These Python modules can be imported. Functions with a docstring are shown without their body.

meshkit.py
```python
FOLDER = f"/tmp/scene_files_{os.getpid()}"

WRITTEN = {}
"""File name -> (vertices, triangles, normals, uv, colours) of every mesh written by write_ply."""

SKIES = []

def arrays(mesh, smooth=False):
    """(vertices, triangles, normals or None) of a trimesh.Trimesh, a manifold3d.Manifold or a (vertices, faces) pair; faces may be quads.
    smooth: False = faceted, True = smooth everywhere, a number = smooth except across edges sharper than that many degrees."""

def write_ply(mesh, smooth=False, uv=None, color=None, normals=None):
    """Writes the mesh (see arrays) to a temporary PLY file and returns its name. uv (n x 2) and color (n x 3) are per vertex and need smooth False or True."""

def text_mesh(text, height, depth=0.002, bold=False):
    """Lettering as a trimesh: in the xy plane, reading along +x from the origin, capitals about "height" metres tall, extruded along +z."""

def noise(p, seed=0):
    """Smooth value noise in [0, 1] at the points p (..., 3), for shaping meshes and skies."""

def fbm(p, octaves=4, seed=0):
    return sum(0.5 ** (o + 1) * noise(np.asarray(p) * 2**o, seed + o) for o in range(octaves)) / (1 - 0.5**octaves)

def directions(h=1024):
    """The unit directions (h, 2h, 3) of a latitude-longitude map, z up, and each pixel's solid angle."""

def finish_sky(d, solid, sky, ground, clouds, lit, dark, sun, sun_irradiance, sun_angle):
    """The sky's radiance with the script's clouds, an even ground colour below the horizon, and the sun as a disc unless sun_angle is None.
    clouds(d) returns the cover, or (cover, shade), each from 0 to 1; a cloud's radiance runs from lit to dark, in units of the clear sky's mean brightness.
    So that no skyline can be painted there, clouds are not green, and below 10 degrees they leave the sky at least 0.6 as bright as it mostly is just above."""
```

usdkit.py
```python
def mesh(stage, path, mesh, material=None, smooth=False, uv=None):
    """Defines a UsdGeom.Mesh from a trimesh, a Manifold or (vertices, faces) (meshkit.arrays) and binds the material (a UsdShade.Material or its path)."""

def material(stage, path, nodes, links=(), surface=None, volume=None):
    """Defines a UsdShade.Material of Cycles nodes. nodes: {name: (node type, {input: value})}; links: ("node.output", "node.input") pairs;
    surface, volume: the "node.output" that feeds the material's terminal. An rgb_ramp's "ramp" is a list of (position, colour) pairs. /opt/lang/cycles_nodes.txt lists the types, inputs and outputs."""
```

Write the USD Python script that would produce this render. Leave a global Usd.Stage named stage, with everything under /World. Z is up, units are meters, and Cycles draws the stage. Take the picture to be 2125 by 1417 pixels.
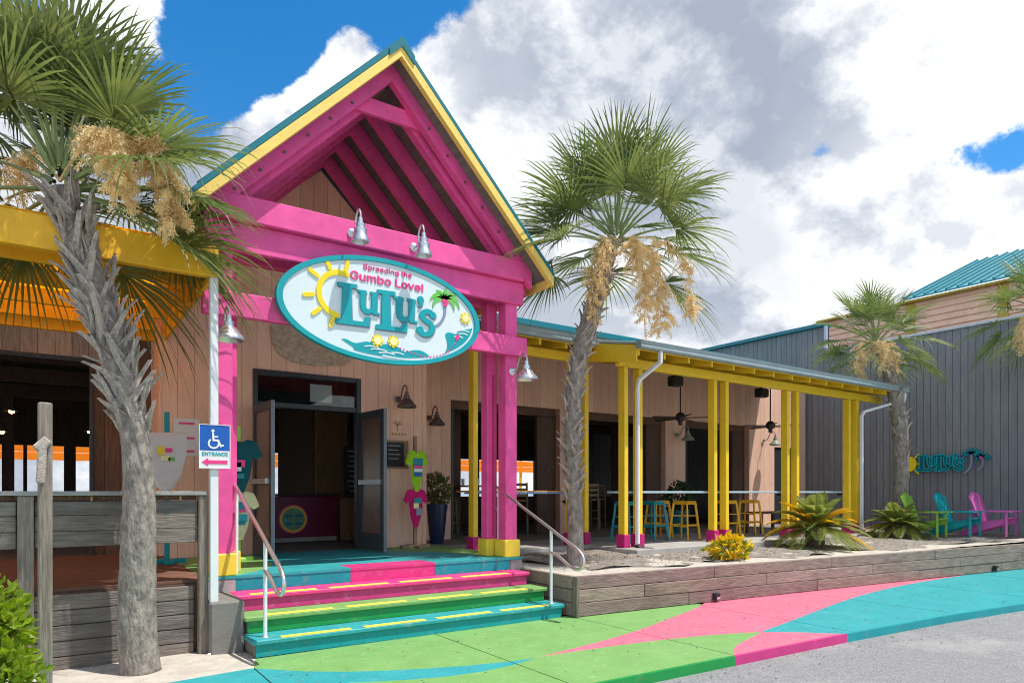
import math, numpy as np, trimesh, usdkit, meshkit
from pxr import Usd, UsdGeom, UsdLux, UsdShade, Gf, Sdf, Vt
from shapely.geometry import Polygon, LineString, Point, box as sbox
from shapely import affinity
from shapely.ops import unary_union
from scipy.spatial import Delaunay

stage = Usd.Stage.CreateInMemory()
UsdGeom.SetStageUpAxis(stage, UsdGeom.Tokens.z)
UsdGeom.SetStageMetersPerUnit(stage, 1.0)
UsdGeom.Xform.Define(stage, '/World')
UsdGeom.Scope.Define(stage, '/World/Looks')

# ------------------------------------------------------------------ camera, sky, sun, exposure
EXPOSURE = 1.4
SUN_AZ = np.array([0.60, -0.80]); SUN_EL = math.radians(67)
SUN = np.array([SUN_AZ[0] * math.cos(SUN_EL), SUN_AZ[1] * math.cos(SUN_EL), math.sin(SUN_EL)])
SKY_STRENGTH = 0.15
SUN_INT = 0.50
CAMH = 1.56
ys = math.atan2(2037.5, 1400.0)
S_, C_ = math.sin(ys), math.cos(ys)

cam = UsdGeom.Camera.Define(stage, '/World/camera')
cam.CreateHorizontalApertureAttr(36.0)
cam.CreateFocalLengthAttr(36.0 * 1400 / 2125)
cam.CreateVerticalApertureOffsetAttr(311.5 / 2125 * 36.0)
cam.CreateClippingRangeAttr(Gf.Vec2f(0.05, 5000))
cam.CreateExposureAttr(EXPOSURE)
cam.AddTransformOp().Set(Gf.Matrix4d(S_, -C_, 0, 0, 0, 0, 1, 0, -C_, -S_, 0, 0, 0, 0, CAMH, 1))


def pdir(px, py):
    a = (px - 1062.5) / 1400
    v = np.array([S_ * a + C_, -C_ * a + S_, -(py - 1020) / 1400])
    return v / np.linalg.norm(v)


dome = UsdLux.DomeLight.Define(stage, '/World/sky')
dome.GetPrim().SetCustomDataByKey('kind', 'structure')
nodes = {
    'sky': ('sky_texture', dict(sky_type='single_scattering', sun_disc=False, sun_elevation=SUN_EL, sun_rotation=math.atan2(SUN[0], SUN[1]), air_density=1.0, aerosol_density=0.35, ozone_density=2.5, altitude=10.0)),
    'deep': ('hsv', dict(saturation=1.40, value=0.50, hue=0.497)),
    'tc': ('texture_coordinate', {}),
    'map': ('mapping', dict(scale=(1.0, 1.0, 1.35), location=(3.17, 1.4, 0.3))),
    'n1': ('noise_texture', dict(scale=3.6, detail=12.0, roughness=0.62, lacunarity=2.1, distortion=0.15)),
    'mapb': ('mapping', dict(scale=(1.0, 1.0, 1.35), location=tuple(np.array((3.17, 1.4, 0.3)) + np.array((0.045, -0.03, 0.085))))),
    'n1b': ('noise_texture', dict(scale=3.6, detail=9.0, roughness=0.58, lacunarity=2.1, distortion=0.15)),
    'dif': ('math', dict(math_type='subtract')),
    'lit': ('map_range', dict(from_min=-0.085, from_max=0.065, to_min=0.0, to_max=1.0, clamp=True)),
    'n2': ('noise_texture', dict(scale=1.9, detail=6.0, roughness=0.55, distortion=0.3)),
    'map2': ('mapping', dict(scale=(1.0, 1.0, 1.5), location=(7.1, 2.2, 5.13))),
    'big': ('map_range', dict(from_min=0.38, from_max=0.62, to_min=0.0, to_max=1.0, clamp=True)),
    'sum': ('math', dict(math_type='multiply_add', value2=0.55)),
    'cover': ('map_range', dict(range_type='smoothstep', from_min=0.435, from_max=0.525, to_min=0.0, to_max=1.0, clamp=True)),
    'shade': ('rgb_ramp', dict(ramp=[(0.0, (0.33, 0.38, 0.47)), (0.30, (0.45, 0.49, 0.57)), (0.58, (0.66, 0.69, 0.74)), (0.80, (0.87, 0.88, 0.90)), (1.0, (1.12, 1.12, 1.11))])),
    'big45': ('math', dict(math_type='multiply', value2=0.55)),
    'cstr': ('vector_math', dict(math_type='scale', scale=3.2)),
    'mixc': ('mix_color', {}),
    'bg': ('background_shader', dict(strength=SKY_STRENGTH)),
}
links = [('sky.color', 'deep.color'), ('tc.generated', 'map.vector'), ('map.vector', 'n1.vector'), ('tc.generated', 'mapb.vector'), ('mapb.vector', 'n1b.vector'),
         ('n1.fac', 'dif.value1'), ('n1b.fac', 'dif.value2'), ('dif.value', 'lit.value'), ('tc.generated', 'map2.vector'), ('map2.vector', 'n2.vector'), ('n2.fac', 'big.value'),
         ('big.result', 'big45.value1'), ('lit.result', 'sum.value1'), ('big45.value', 'sum.value3'), ('sum.value', 'shade.fac'), ('shade.color', 'cstr.vector1'), ('deep.color', 'mixc.a'), ('cstr.vector', 'mixc.b'), ('mixc.result', 'bg.color')]
# where the clear patches of this sky lie: (direction, angular radius, depth)
prev = 'n1.fac'
for i, (px, py, rad, amt) in enumerate([(430, 140, 0.19, 0.30), (560, 70, 0.16, 0.28), (640, -90, 0.20, 0.30), (870, -30, 0.13, 0.27), (1950, 335, 0.05, 0.165), (2050, 312, 0.055, 0.18), (2150, 290, 0.06, 0.18), (1705, 318, 0.035, 0.19),
                                        (1450, 380, 0.55, -0.16), (1500, 60, 0.40, -0.16), (540, 290, 0.07, -0.28), (605, 235, 0.065, -0.26), (665, 165, 0.06, -0.28), (725, 85, 0.065, -0.30), (950, 160, 0.12, -0.26), (1900, 560, 0.25, -0.18), (250, 40, 0.10, -0.20), (1950, 120, 0.15, -0.12), (150, 380, 0.2, -0.2), (700, 1015, 0.9, -0.2)]):
    d = pdir(px, py)
    nodes[f'd{i}'] = ('vector_math', dict(math_type='distance', vector2=tuple(d)))
    nodes[f'r{i}'] = ('map_range', dict(range_type='smoothstep', from_min=0.0, from_max=rad, to_min=-amt, to_max=0.0, clamp=True))
    nodes[f'a{i}'] = ('math', dict(math_type='add'))
    links += [('tc.generated', f'd{i}.vector1'), (f'd{i}.value', f'r{i}.value'), (prev, f'a{i}.value1'), (f'r{i}.result', f'a{i}.value2')]
    prev = f'a{i}.value'
links += [(prev, 'cover.value'), ('cover.result', 'mixc.fac')]
sky_mat = usdkit.material(stage, '/World/Looks/sky', nodes, links, surface='bg.background')
UsdShade.MaterialBindingAPI.Apply(dome.GetPrim()).Bind(sky_mat)

sun = UsdLux.DistantLight.Define(stage, '/World/sun')
sun.CreateNormalizeAttr(True)
sun.CreateIntensityAttr(SUN_INT)
sun.CreateAngleAttr(0.53)
sun.CreateColorAttr(Gf.Vec3f(1.0, 0.95, 0.87))
zx = SUN; xx = np.cross([0, 0, 1.0], zx); xx /= np.linalg.norm(xx); yy = np.cross(zx, xx)
sun.AddTransformOp().Set(Gf.Matrix4d(*xx, 0, *yy, 0, *zx, 0, 0, 0, 0, 1))

# ------------------------------------------------------------------ materials
_m = {}


def lin(c):
    return tuple(((x / 255) / 12.92 if x / 255 < 0.04045 else ((x / 255 + 0.055) / 1.055) ** 2.4) for x in c)


def mat(name, base, rough=0.6, var=0.15, scale=6.0, stretch=(1, 1, 1), bump=0.15, bscale=60.0, bdist=0.01, metal=0.0, spec=0.4, grime=0.0, gcol=(0.12, 0.10, 0.08), gscale=1.3, emit=None, scuff=0.0, scol=(0.5, 0.5, 0.48)):
    """Surface with a mottled tone, fine relief and blotches of wear."""
    if name in _m:
        return _m[name]
    base = np.array(base, float)
    n = {'tc': ('texture_coordinate', {}), 'mp': ('mapping', dict(scale=stretch)), 'no': ('noise_texture', dict(scale=scale, detail=5.0, roughness=0.6)),
         'mr': ('map_range', dict(from_min=0.3, from_max=0.7, clamp=True)),
         'mx': ('mix_color', dict(a=tuple(base * (1 - var)), b=tuple(np.minimum(base * (1 + var), 0.95)))),
         'p': ('principled_bsdf', dict(roughness=rough, metallic=metal, specular_ior_level=spec)),
         'nb': ('noise_texture', dict(scale=bscale, detail=3.0)), 'bp': ('bump', dict(strength=bump, distance=bdist))}
    l = [('tc.object', 'mp.vector'), ('mp.vector', 'no.vector'), ('no.fac', 'mr.value'), ('mr.result', 'mx.fac'), ('mp.vector', 'nb.vector'), ('nb.fac', 'bp.height'), ('bp.normal', 'p.normal')]
    out = 'mx.result'
    if grime:
        n['ng'] = ('noise_texture', dict(scale=gscale, detail=7.0, roughness=0.68))
        n['gr'] = ('map_range', dict(from_min=0.5, from_max=0.72, to_min=0.0, to_max=grime, clamp=True))
        n['mg'] = ('mix_color', dict(b=gcol))
        l += [('tc.object', 'ng.vector'), ('ng.fac', 'gr.value'), ('gr.result', 'mg.fac'), (out, 'mg.a')]
        out = 'mg.result'
    if scuff:
        n['ms'] = ('mapping', dict(scale=(1.0, 2.6, 1.0), rotation=(0, 0, 0.5)))
        n['ns'] = ('noise_texture', dict(scale=7.0, detail=10.0, roughness=0.78))
        n['sr'] = ('map_range', dict(from_min=0.54, from_max=0.70, to_min=0.0, to_max=scuff, clamp=True))
        n['sm'] = ('mix_color', dict(b=scol))
        l += [('tc.object', 'ms.vector'), ('ms.vector', 'ns.vector'), ('ns.fac', 'sr.value'), ('sr.result', 'sm.fac'), (out, 'sm.a')]
        out = 'sm.result'
    l.append((out, 'p.base_color'))
    if emit:
        n['p'][1].update(emission_color=emit[0], emission_strength=emit[1])
    _m[name] = usdkit.material(stage, '/World/Looks/' + name, n, l, surface='p.BSDF')
    return _m[name]


def leafmat(name, c1, c2, trans=0.35, rough=0.45, scale=3.0, c3=None):
    if name in _m:
        return _m[name]
    n = {'tc': ('texture_coordinate', {}), 'no': ('noise_texture', dict(scale=scale, detail=4.0, roughness=0.7)), 'mr': ('map_range', dict(from_min=0.3, from_max=0.7, clamp=True)),
         'mx': ('mix_color', dict(a=c1, b=c2)), 'p': ('principled_bsdf', dict(roughness=rough, specular_ior_level=0.35)), 't': ('translucent_bsdf', {}), 'm': ('mix_closure', dict(fac=trans)),
         'br': ('hsv', dict(value=1.6, saturation=1.05))}
    l = [('tc.object', 'no.vector'), ('no.fac', 'mr.value'), ('mr.result', 'mx.fac'), ('p.BSDF', 'm.closure1'), ('t.BSDF', 'm.closure2')]
    out = 'mx.result'
    if c3 is not None:
        n['ge'] = ('geometry', {}); n['r3'] = ('map_range', dict(from_min=0.7, from_max=0.78, clamp=True)); n['m3'] = ('mix_color', dict(b=c3))
        l += [('ge.random_per_island', 'r3.value'), ('r3.result', 'm3.fac'), (out, 'm3.a')]
        out = 'm3.result'
    l += [(out, 'p.base_color'), (out, 'br.color'), ('br.color', 't.color')]
    _m[name] = usdkit.material(stage, '/World/Looks/' + name, n, l, surface='m.closure')
    return _m[name]


def glassmat():
    if 'pane_glass' not in _m:
        _m['pane_glass'] = usdkit.material(stage, '/World/Looks/pane_glass', {'t': ('transparent_bsdf', dict(color=(0.82, 0.85, 0.86))), 'g': ('glossy_bsdf', dict(roughness=0.02, color=(0.9, 0.9, 0.9))), 'f': ('fresnel', dict(IOR=1.5)), 'm': ('mix_closure', {})},
                                         [('f.fac', 'm.fac'), ('t.BSDF', 'm.closure1'), ('g.BSDF', 'm.closure2')], surface='m.closure')
    return _m['pane_glass']


PINK = mat('pink_paint', (0.80, 0.090, 0.33), 0.55, 0.16, 3, (1, 1, 1), bump=0.2, bscale=45, grime=0.4, gcol=(0.60, 0.07, 0.24), gscale=5)
PINKB = mat('base_pink_paint', (0.50, 0.012, 0.16), 0.5, 0.1, 5)
YEL = mat('yellow_paint', (0.86, 0.58, 0.030), 0.5, 0.1, 4, bump=0.12, grime=0.2, gcol=(0.5, 0.29, 0.02), gscale=4)
YELB = mat('lemon_paint', (0.85, 0.62, 0.055), 0.5, 0.08, 5, grime=0.12, gcol=(0.5, 0.34, 0.03), gscale=5)
TRIMY = mat('pale_yellow_paint', (0.83, 0.60, 0.14), 0.5, 0.06, 5)
ORY = mat('canopy_yellow_paint', (0.80, 0.43, 0.018), 0.5, 0.12, 4, grime=0.25, gcol=(0.45, 0.22, 0.02), gscale=3)
TEALROOF = mat('teal_metal', (0.004, 0.16, 0.20), 0.35, 0.1, 4, spec=0.5)
SAL = [mat(f'salmon_board_{k}', np.array((0.87, 0.55, 0.41)) * s, 0.75, 0.08, 4, (6, 6, 0.7), 0.25, 30, 0.01, grime=0.3, gcol=(0.66, 0.38, 0.27), gscale=2.2) for k, s in enumerate((0.92, 0.98, 1.03))]
SALB = mat('salmon_backing', (0.66, 0.38, 0.28), 0.8)
GRAY = [mat(f'slate_board_{k}', np.array((0.20, 0.205, 0.218)) * s, 0.6, 0.14, 3, (5, 5, 0.5), 0.2, 30, grime=0.25, gcol=(0.11, 0.12, 0.14), gscale=1.2) for k, s in enumerate((0.95, 1.0, 1.05))]
GRAYB = mat('slate_backing', (0.03, 0.035, 0.045), 0.7)
CORAL = mat('coral_siding', (0.88, 0.55, 0.40), 0.7, 0.08, 3, grime=0.15, gcol=(0.5, 0.22, 0.16))
WOODG = [mat(f'weathered_wood_{k}', c, 0.85, 0.35, 5, (0.7, 7, 9), 0.6, 12, 0.02, grime=0.45, gcol=(0.07, 0.06, 0.055), gscale=1.8) for k, c in enumerate(((0.20, 0.17, 0.145), (0.235, 0.205, 0.18), (0.165, 0.145, 0.13)))]
WOODV = [mat(f'weathered_post_{k}', c, 0.85, 0.35, 5, (8, 8, 0.7), 0.6, 12, 0.02, grime=0.4, gcol=(0.08, 0.07, 0.06), gscale=2) for k, c in enumerate(((0.24, 0.20, 0.165), (0.20, 0.165, 0.14)))]
WOODB = [mat(f'brown_board_{k}', c, 0.8, 0.3, 5, (8, 8, 0.7), 0.5, 14, 0.02, grime=0.4, gcol=(0.06, 0.035, 0.025), gscale=1.5) for k, c in enumerate(((0.15, 0.085, 0.06), (0.18, 0.105, 0.07), (0.12, 0.07, 0.05)))]
TIMBER = [mat(f'retaining_timber_{k}', c, 0.85, 0.32, 4, (0.8, 7, 8), 0.6, 12, 0.02, grime=0.5, gcol=(0.13, 0.075, 0.075), gscale=1.3) for k, c in enumerate(((0.26, 0.205, 0.165), (0.30, 0.235, 0.195), (0.24, 0.175, 0.155)))]
DECK = [mat(f'deck_board_{k}', c, 0.75, 0.3, 5, (0.7, 8, 8), 0.4, 14, 0.02) for k, c in enumerate(((0.15, 0.075, 0.05), (0.18, 0.09, 0.06)))]
CONC = mat('concrete', (0.38, 0.36, 0.34), 0.85, 0.14, 4, bump=0.3, bscale=50, grime=0.4, gcol=(0.2, 0.18, 0.165), gscale=1.6)
CONCD = mat('dark_concrete', (0.20, 0.19, 0.175), 0.85, 0.2, 4, bump=0.3, bscale=40, grime=0.5, gcol=(0.09, 0.085, 0.075), gscale=2)
METAL = mat('galvanised_metal', (0.62, 0.65, 0.68), 0.32, 0.08, 8, metal=0.85)
ALU = mat('brushed_aluminium', (0.70, 0.68, 0.66), 0.30, 0.06, 8, metal=0.9)
GUT = mat('gutter_metal', (0.27, 0.34, 0.355), 0.65, 0.12, 3, (1, 1, 1), grime=0.3, gcol=(0.30, 0.27, 0.23))
WHITEM = mat('white_metal', (0.72, 0.75, 0.77), 0.4, 0.06, 4, grime=0.15, gcol=(0.5, 0.5, 0.48))
DARKM = mat('dark_bronze_metal', (0.045, 0.04, 0.035), 0.45, 0.15, 6, metal=0.3)
BRONZE = mat('weathered_bronze', (0.16, 0.13, 0.11), 0.5, 0.2, 8, metal=0.4)
BLACK = mat('black_plastic', (0.02, 0.02, 0.022), 0.5, 0.1)
FRAME = mat('dark_aluminium_frame', (0.045, 0.055, 0.065), 0.4, 0.1, metal=0.3)
LEAFGRAY = mat('gray_door_edge', (0.16, 0.19, 0.22), 0.4, 0.08, metal=0.3)
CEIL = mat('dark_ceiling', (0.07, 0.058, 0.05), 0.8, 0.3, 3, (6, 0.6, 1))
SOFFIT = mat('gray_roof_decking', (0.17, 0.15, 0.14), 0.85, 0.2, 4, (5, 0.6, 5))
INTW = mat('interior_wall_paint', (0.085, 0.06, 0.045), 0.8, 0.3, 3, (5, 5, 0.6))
TRIMW = mat('white_trim', (0.55, 0.54, 0.52), 0.6, 0.1, grime=0.3, gcol=(0.35, 0.33, 0.3))
SIGNW = mat('sign_white', (0.66, 0.76, 0.80), 0.45, 0.03, 6)
SIGNT = mat('sign_teal', (0.004, 0.33, 0.38), 0.4, 0.06, 6)
SIGNTD = mat('sign_deep_teal', (0.003, 0.22, 0.28), 0.4, 0.06, 6)
SIGNP = mat('sign_pink', (0.80, 0.05, 0.24), 0.4, 0.04)
SIGNY = mat('sign_yellow', (0.88, 0.68, 0.02), 0.4, 0.04)
SIGNYP = mat('sign_pale_yellow', (0.86, 0.80, 0.36), 0.4, 0.04)
SIGNG = mat('sign_green', (0.14, 0.52, 0.08), 0.4, 0.05)
SIGNGR = mat('sign_gray', (0.25, 0.27, 0.38), 0.4, 0.05)
BLUE = mat('sign_blue', (0.006, 0.10, 0.42), 0.4, 0.04)
PAPER = mat('white_paper', (0.75, 0.75, 0.76), 0.7, 0.03)
P_TEAL = mat('teal_floor_paint', (0.025, 0.31, 0.335), 0.55, 0.10, 3, bump=0.25, bscale=70, grime=0.16, gcol=(0.10, 0.42, 0.45), gscale=1.4, scuff=0.8, scol=(0.22, 0.42, 0.43))
P_TEALS = mat('teal_step_paint', (0.002, 0.28, 0.31), 0.5, 0.10, 4, bump=0.2, grime=0.2, gcol=(0.01, 0.2, 0.22), gscale=2, scuff=0.8, scol=(0.16, 0.28, 0.28))
P_GREEN = mat('green_floor_paint', (0.17, 0.36, 0.105), 0.6, 0.09, 3, bump=0.25, bscale=70, grime=0.2, gcol=(0.30, 0.46, 0.20), gscale=1.4, scuff=0.8, scol=(0.40, 0.48, 0.30))
P_GREENS = mat('green_step_paint', (0.008, 0.27, 0.055), 0.5, 0.10, 4, bump=0.2, grime=0.2, gcol=(0.02, 0.20, 0.04), gscale=2, scuff=0.8, scol=(0.14, 0.26, 0.12))
P_PINK = mat('pink_floor_paint', (0.70, 0.145, 0.225), 0.55, 0.08, 3, bump=0.25, bscale=70, grime=0.14, gcol=(0.75, 0.26, 0.34), gscale=1.4, scuff=0.8, scol=(0.66, 0.40, 0.42))
P_PINKS = mat('pink_step_paint', (0.58, 0.035, 0.20), 0.5, 0.10, 4, bump=0.2, grime=0.2, gcol=(0.45, 0.02, 0.13), gscale=2, scuff=0.8, scol=(0.50, 0.20, 0.28))
P_YEL = mat('yellow_strip_paint', (0.86, 0.72, 0.09), 0.6, 0.08, 8, grime=0.15, gcol=(0.5, 0.42, 0.1), gscale=6, scuff=0.6, scol=(0.45, 0.40, 0.2))
ASPH = mat('pale_asphalt', (0.27, 0.27, 0.275), 0.9, 0.38, 55, bump=0.9, bscale=120, bdist=0.015, grime=0.8, gcol=(0.44, 0.43, 0.41), gscale=0.7, scuff=0.5, scol=(0.13, 0.13, 0.13))
SAND = mat('pale_sand', (0.52, 0.475, 0.415), 0.95, 0.16, 7, bump=0.6, bscale=90, bdist=0.02, grime=0.35, gcol=(0.33, 0.28, 0.23), gscale=1.6)
GRND = mat('sandy_ground', (0.42, 0.38, 0.32), 0.95, 0.2, 0.6, bump=0.4, bscale=20)
SEA = mat('sea_water', (0.06, 0.16, 0.26), 0.25, 0.2, 0.2, bump=0.6, bscale=1.0, bdist=0.2)
LIME = mat('lime_paint', (0.34, 0.60, 0.10), 0.5, 0.06)
TEALC = mat('teal_chair_paint', (0.004, 0.30, 0.34), 0.45, 0.06)
PINKC = mat('orchid_paint', (0.62, 0.13, 0.42), 0.5, 0.06)
LIMEC = mat('lime_chair_paint', (0.22, 0.42, 0.05), 0.5, 0.06)
STEELY = mat('yellow_steel', (0.78, 0.42, 0.015), 0.35, 0.06, spec=0.5)
STEELT = mat('teal_steel', (0.004, 0.23, 0.27), 0.35, 0.06, spec=0.5)
NAVY = mat('navy_glaze', (0.008, 0.022, 0.065), 0.2, 0.3, 5, spec=0.6)
TEALG = mat('teal_glaze', (0.003, 0.12, 0.14), 0.2, 0.3, 5, spec=0.6)
SOIL = mat('potting_soil', (0.05, 0.035, 0.025), 0.95, 0.3, 30, bump=0.8, bscale=60)
WOODS = mat('stand_wood', (0.28, 0.19, 0.115), 0.7, 0.3, 6, (6, 6, 0.8))
STOOLW = mat('bar_chair_wood', (0.22, 0.15, 0.08), 0.6, 0.3, 6)
MAROON = mat('maroon_laminate', (0.16, 0.012, 0.045), 0.4, 0.1)
CABW = mat('cabinet_wood', (0.22, 0.12, 0.055), 0.6, 0.3, 5, (6, 6, 0.8))
CHALK = mat('chalkboard_slate', (0.03, 0.032, 0.036), 0.7, 0.2)
CHALKT = mat('chalk_marks', (0.35, 0.36, 0.38), 0.9, 0.2, 40)
TAN = mat('tan_plank', (0.50, 0.40, 0.30), 0.85, 0.3, 5, (4, 4, 4), 0.4, 20, grime=0.5, gcol=(0.34, 0.24, 0.17), gscale=4)
GOLD = mat('gold_letter', (0.48, 0.30, 0.10), 0.45, 0.1, metal=0.3)
PALMBARK = mat('palm_bark', (0.27, 0.235, 0.205), 0.95, 0.4, 9, (2.2, 2.2, 0.8), 1.0, 14, 0.03, grime=0.75, gcol=(0.085, 0.07, 0.06), gscale=9)
BOOT = mat('palm_leaf_base', (0.40, 0.345, 0.305), 0.9, 0.35, 6, (5, 5, 5), 0.6, 20, 0.02, grime=0.35, gcol=(0.16, 0.12, 0.09), gscale=4)
SHADE_W = mat('lamp_inside', (0.80, 0.80, 0.78), 0.5)
BULB = mat('warm_bulb', (0.9, 0.6, 0.2), 0.5, emit=((1.0, 0.45, 0.10), 6.0))
ORANGE = leafmat('orange_awning', (0.70, 0.29, 0.02), (0.80, 0.38, 0.03), 0.55, 0.7, 0.6)
ORPANEL = leafmat('orange_roof_sheet', (0.86, 0.55, 0.060), (0.92, 0.64, 0.10), 0.50, 0.6, 0.5)
FROND = leafmat('palm_leaf', (0.065, 0.105, 0.028), (0.20, 0.225, 0.070), 0.40, 0.42, 2.2, c3=(0.40, 0.34, 0.10))
FRONDF = leafmat('far_palm_leaf', (0.075, 0.12, 0.03), (0.19, 0.23, 0.075), 0.40, 0.45, 2.2, c3=(0.32, 0.31, 0.13))
PETIOLE = mat('leaf_stalk', (0.20, 0.25, 0.10), 0.5, 0.25, 4)
SEED = leafmat('seed_strand', (0.66, 0.50, 0.26), (0.90, 0.78, 0.52), 0.35, 0.8, 5)
SAGO = leafmat('sago_leaf', (0.13, 0.19, 0.04), (0.30, 0.32, 0.08), 0.45, 0.4, 4, c3=(0.55, 0.35, 0.02))
SAGOY = leafmat('yellowing_sago_leaf', (0.42, 0.24, 0.015), (0.66, 0.40, 0.02), 0.35, 0.45, 4)
SAGOT = mat('sago_trunk', (0.11, 0.08, 0.06), 0.95, 0.4, 12, bump=1.0, bscale=25, bdist=0.03)
SHRUB = leafmat('shrub_leaf', (0.08, 0.17, 0.015), (0.34, 0.42, 0.03), 0.42, 0.4, 4, c3=(0.60, 0.62, 0.05))
POTLEAF = leafmat('pot_plant_leaf', (0.07, 0.10, 0.025), (0.20, 0.22, 0.07), 0.3, 0.45, 5)
DARKLEAF = leafmat('dark_pot_leaf', (0.02, 0.05, 0.015), (0.05, 0.10, 0.03), 0.3, 0.45, 5)
CROTON = leafmat('croton_leaf', (0.60, 0.42, 0.02), (0.80, 0.55, 0.02), 0.35, 0.4, 9, c3=(0.30, 0.30, 0.03))
CROTONG = leafmat('croton_green_leaf', (0.10, 0.16, 0.02), (0.25, 0.28, 0.03), 0.35, 0.4, 9)
SH_LIME = mat('lime_cotton', (0.32, 0.60, 0.02), 0.9, 0.06)
SH_PINK = mat('raspberry_cotton', (0.55, 0.008, 0.14), 0.9, 0.08)
SH_TEAL = mat('teal_cotton', (0.003, 0.085, 0.10), 0.9, 0.1)
SH_CREAM = mat('cream_cotton', (0.72, 0.67, 0.36), 0.9, 0.05)
SH_WHITE = mat('white_cotton', (0.68, 0.66, 0.64), 0.9, 0.05)

# ------------------------------------------------------------------ prim helpers
_used, _base = {}, {}


def numbered(parent, name):
    k = (parent, name); n = _used.get(k, 0); _used[k] = n + 1
    return name if n == 0 else f'{name}_{n:03d}'


def tag(prim, label=None, cat=None, group=None, kind=None):
    for k, v in (('label', label), ('category', cat), ('group', group), ('kind', kind)):
        if v:
            prim.SetCustomDataByKey(k, v)
    return prim


def thing(name, label=None, cat=None, loc=(0, 0, 0), rz=0.0, group=None, kind=None):
    p = '/World/' + numbered('/World', name)
    x = UsdGeom.Xform.Define(stage, p)
    x.AddTranslateOp().Set(Gf.Vec3d(*map(float, loc)))
    if rz:
        x.AddRotateZOp().Set(math.degrees(rz))
    _base[p] = (np.array(loc, float), rz)
    tag(x.GetPrim(), label, cat, group, kind)
    return p


def part(parent, name, mesh, material, smooth=False, label=None, kind=None, local=False):
    """A mesh under parent; geometry is in the world's coordinates unless local."""
    p = parent + '/' + numbered(parent, name)
    top = '/'.join(p.split('/')[:3])
    v, f, n = meshkit.arrays(mesh, False)
    if not local:
        o, rz = _base[top]
        v = v - o
        if rz:
            c, s = math.cos(-rz), math.sin(-rz)
            v = v @ np.array([[c, s, 0], [-s, c, 0], [0, 0, 1]])
    m = usdkit.mesh(stage, p, trimesh.Trimesh(v, f, process=False), material, smooth)
    tag(m.GetPrim(), label, None, None, kind)
    return p


def single(name, mesh, material, label=None, cat=None, smooth=False, kind=None, group=None):
    """A top-level thing that is one mesh, its origin at its base."""
    p = '/World/' + numbered('/World', name)
    v, f, n = meshkit.arrays(mesh, False)
    o = np.array([*(v.min(0) + v.max(0))[:2] / 2, v[:, 2].min()])
    m = usdkit.mesh(stage, p, trimesh.Trimesh(v - o, f, process=False), material, smooth)
    m.AddTranslateOp().Set(Gf.Vec3d(*o))
    _base[p] = (o, 0.0)
    tag(m.GetPrim(), label, cat, group, kind)
    return p


def copy_thing(src, name, label, loc, rz, group=None):
    p = '/World/' + numbered('/World', name)
    x = UsdGeom.Xform.Define(stage, p)
    x.GetPrim().GetReferences().AddInternalReference(src)
    x.GetPrim().SetInstanceable(True)
    x.ClearXformOpOrder()
    x.AddTranslateOp().Set(Gf.Vec3d(*map(float, loc)))
    x.AddRotateZOp().Set(math.degrees(rz))
    tag(x.GetPrim(), label, stage.GetPrimAtPath(src).GetCustomDataByKey('category'), group)
    return p


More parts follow.
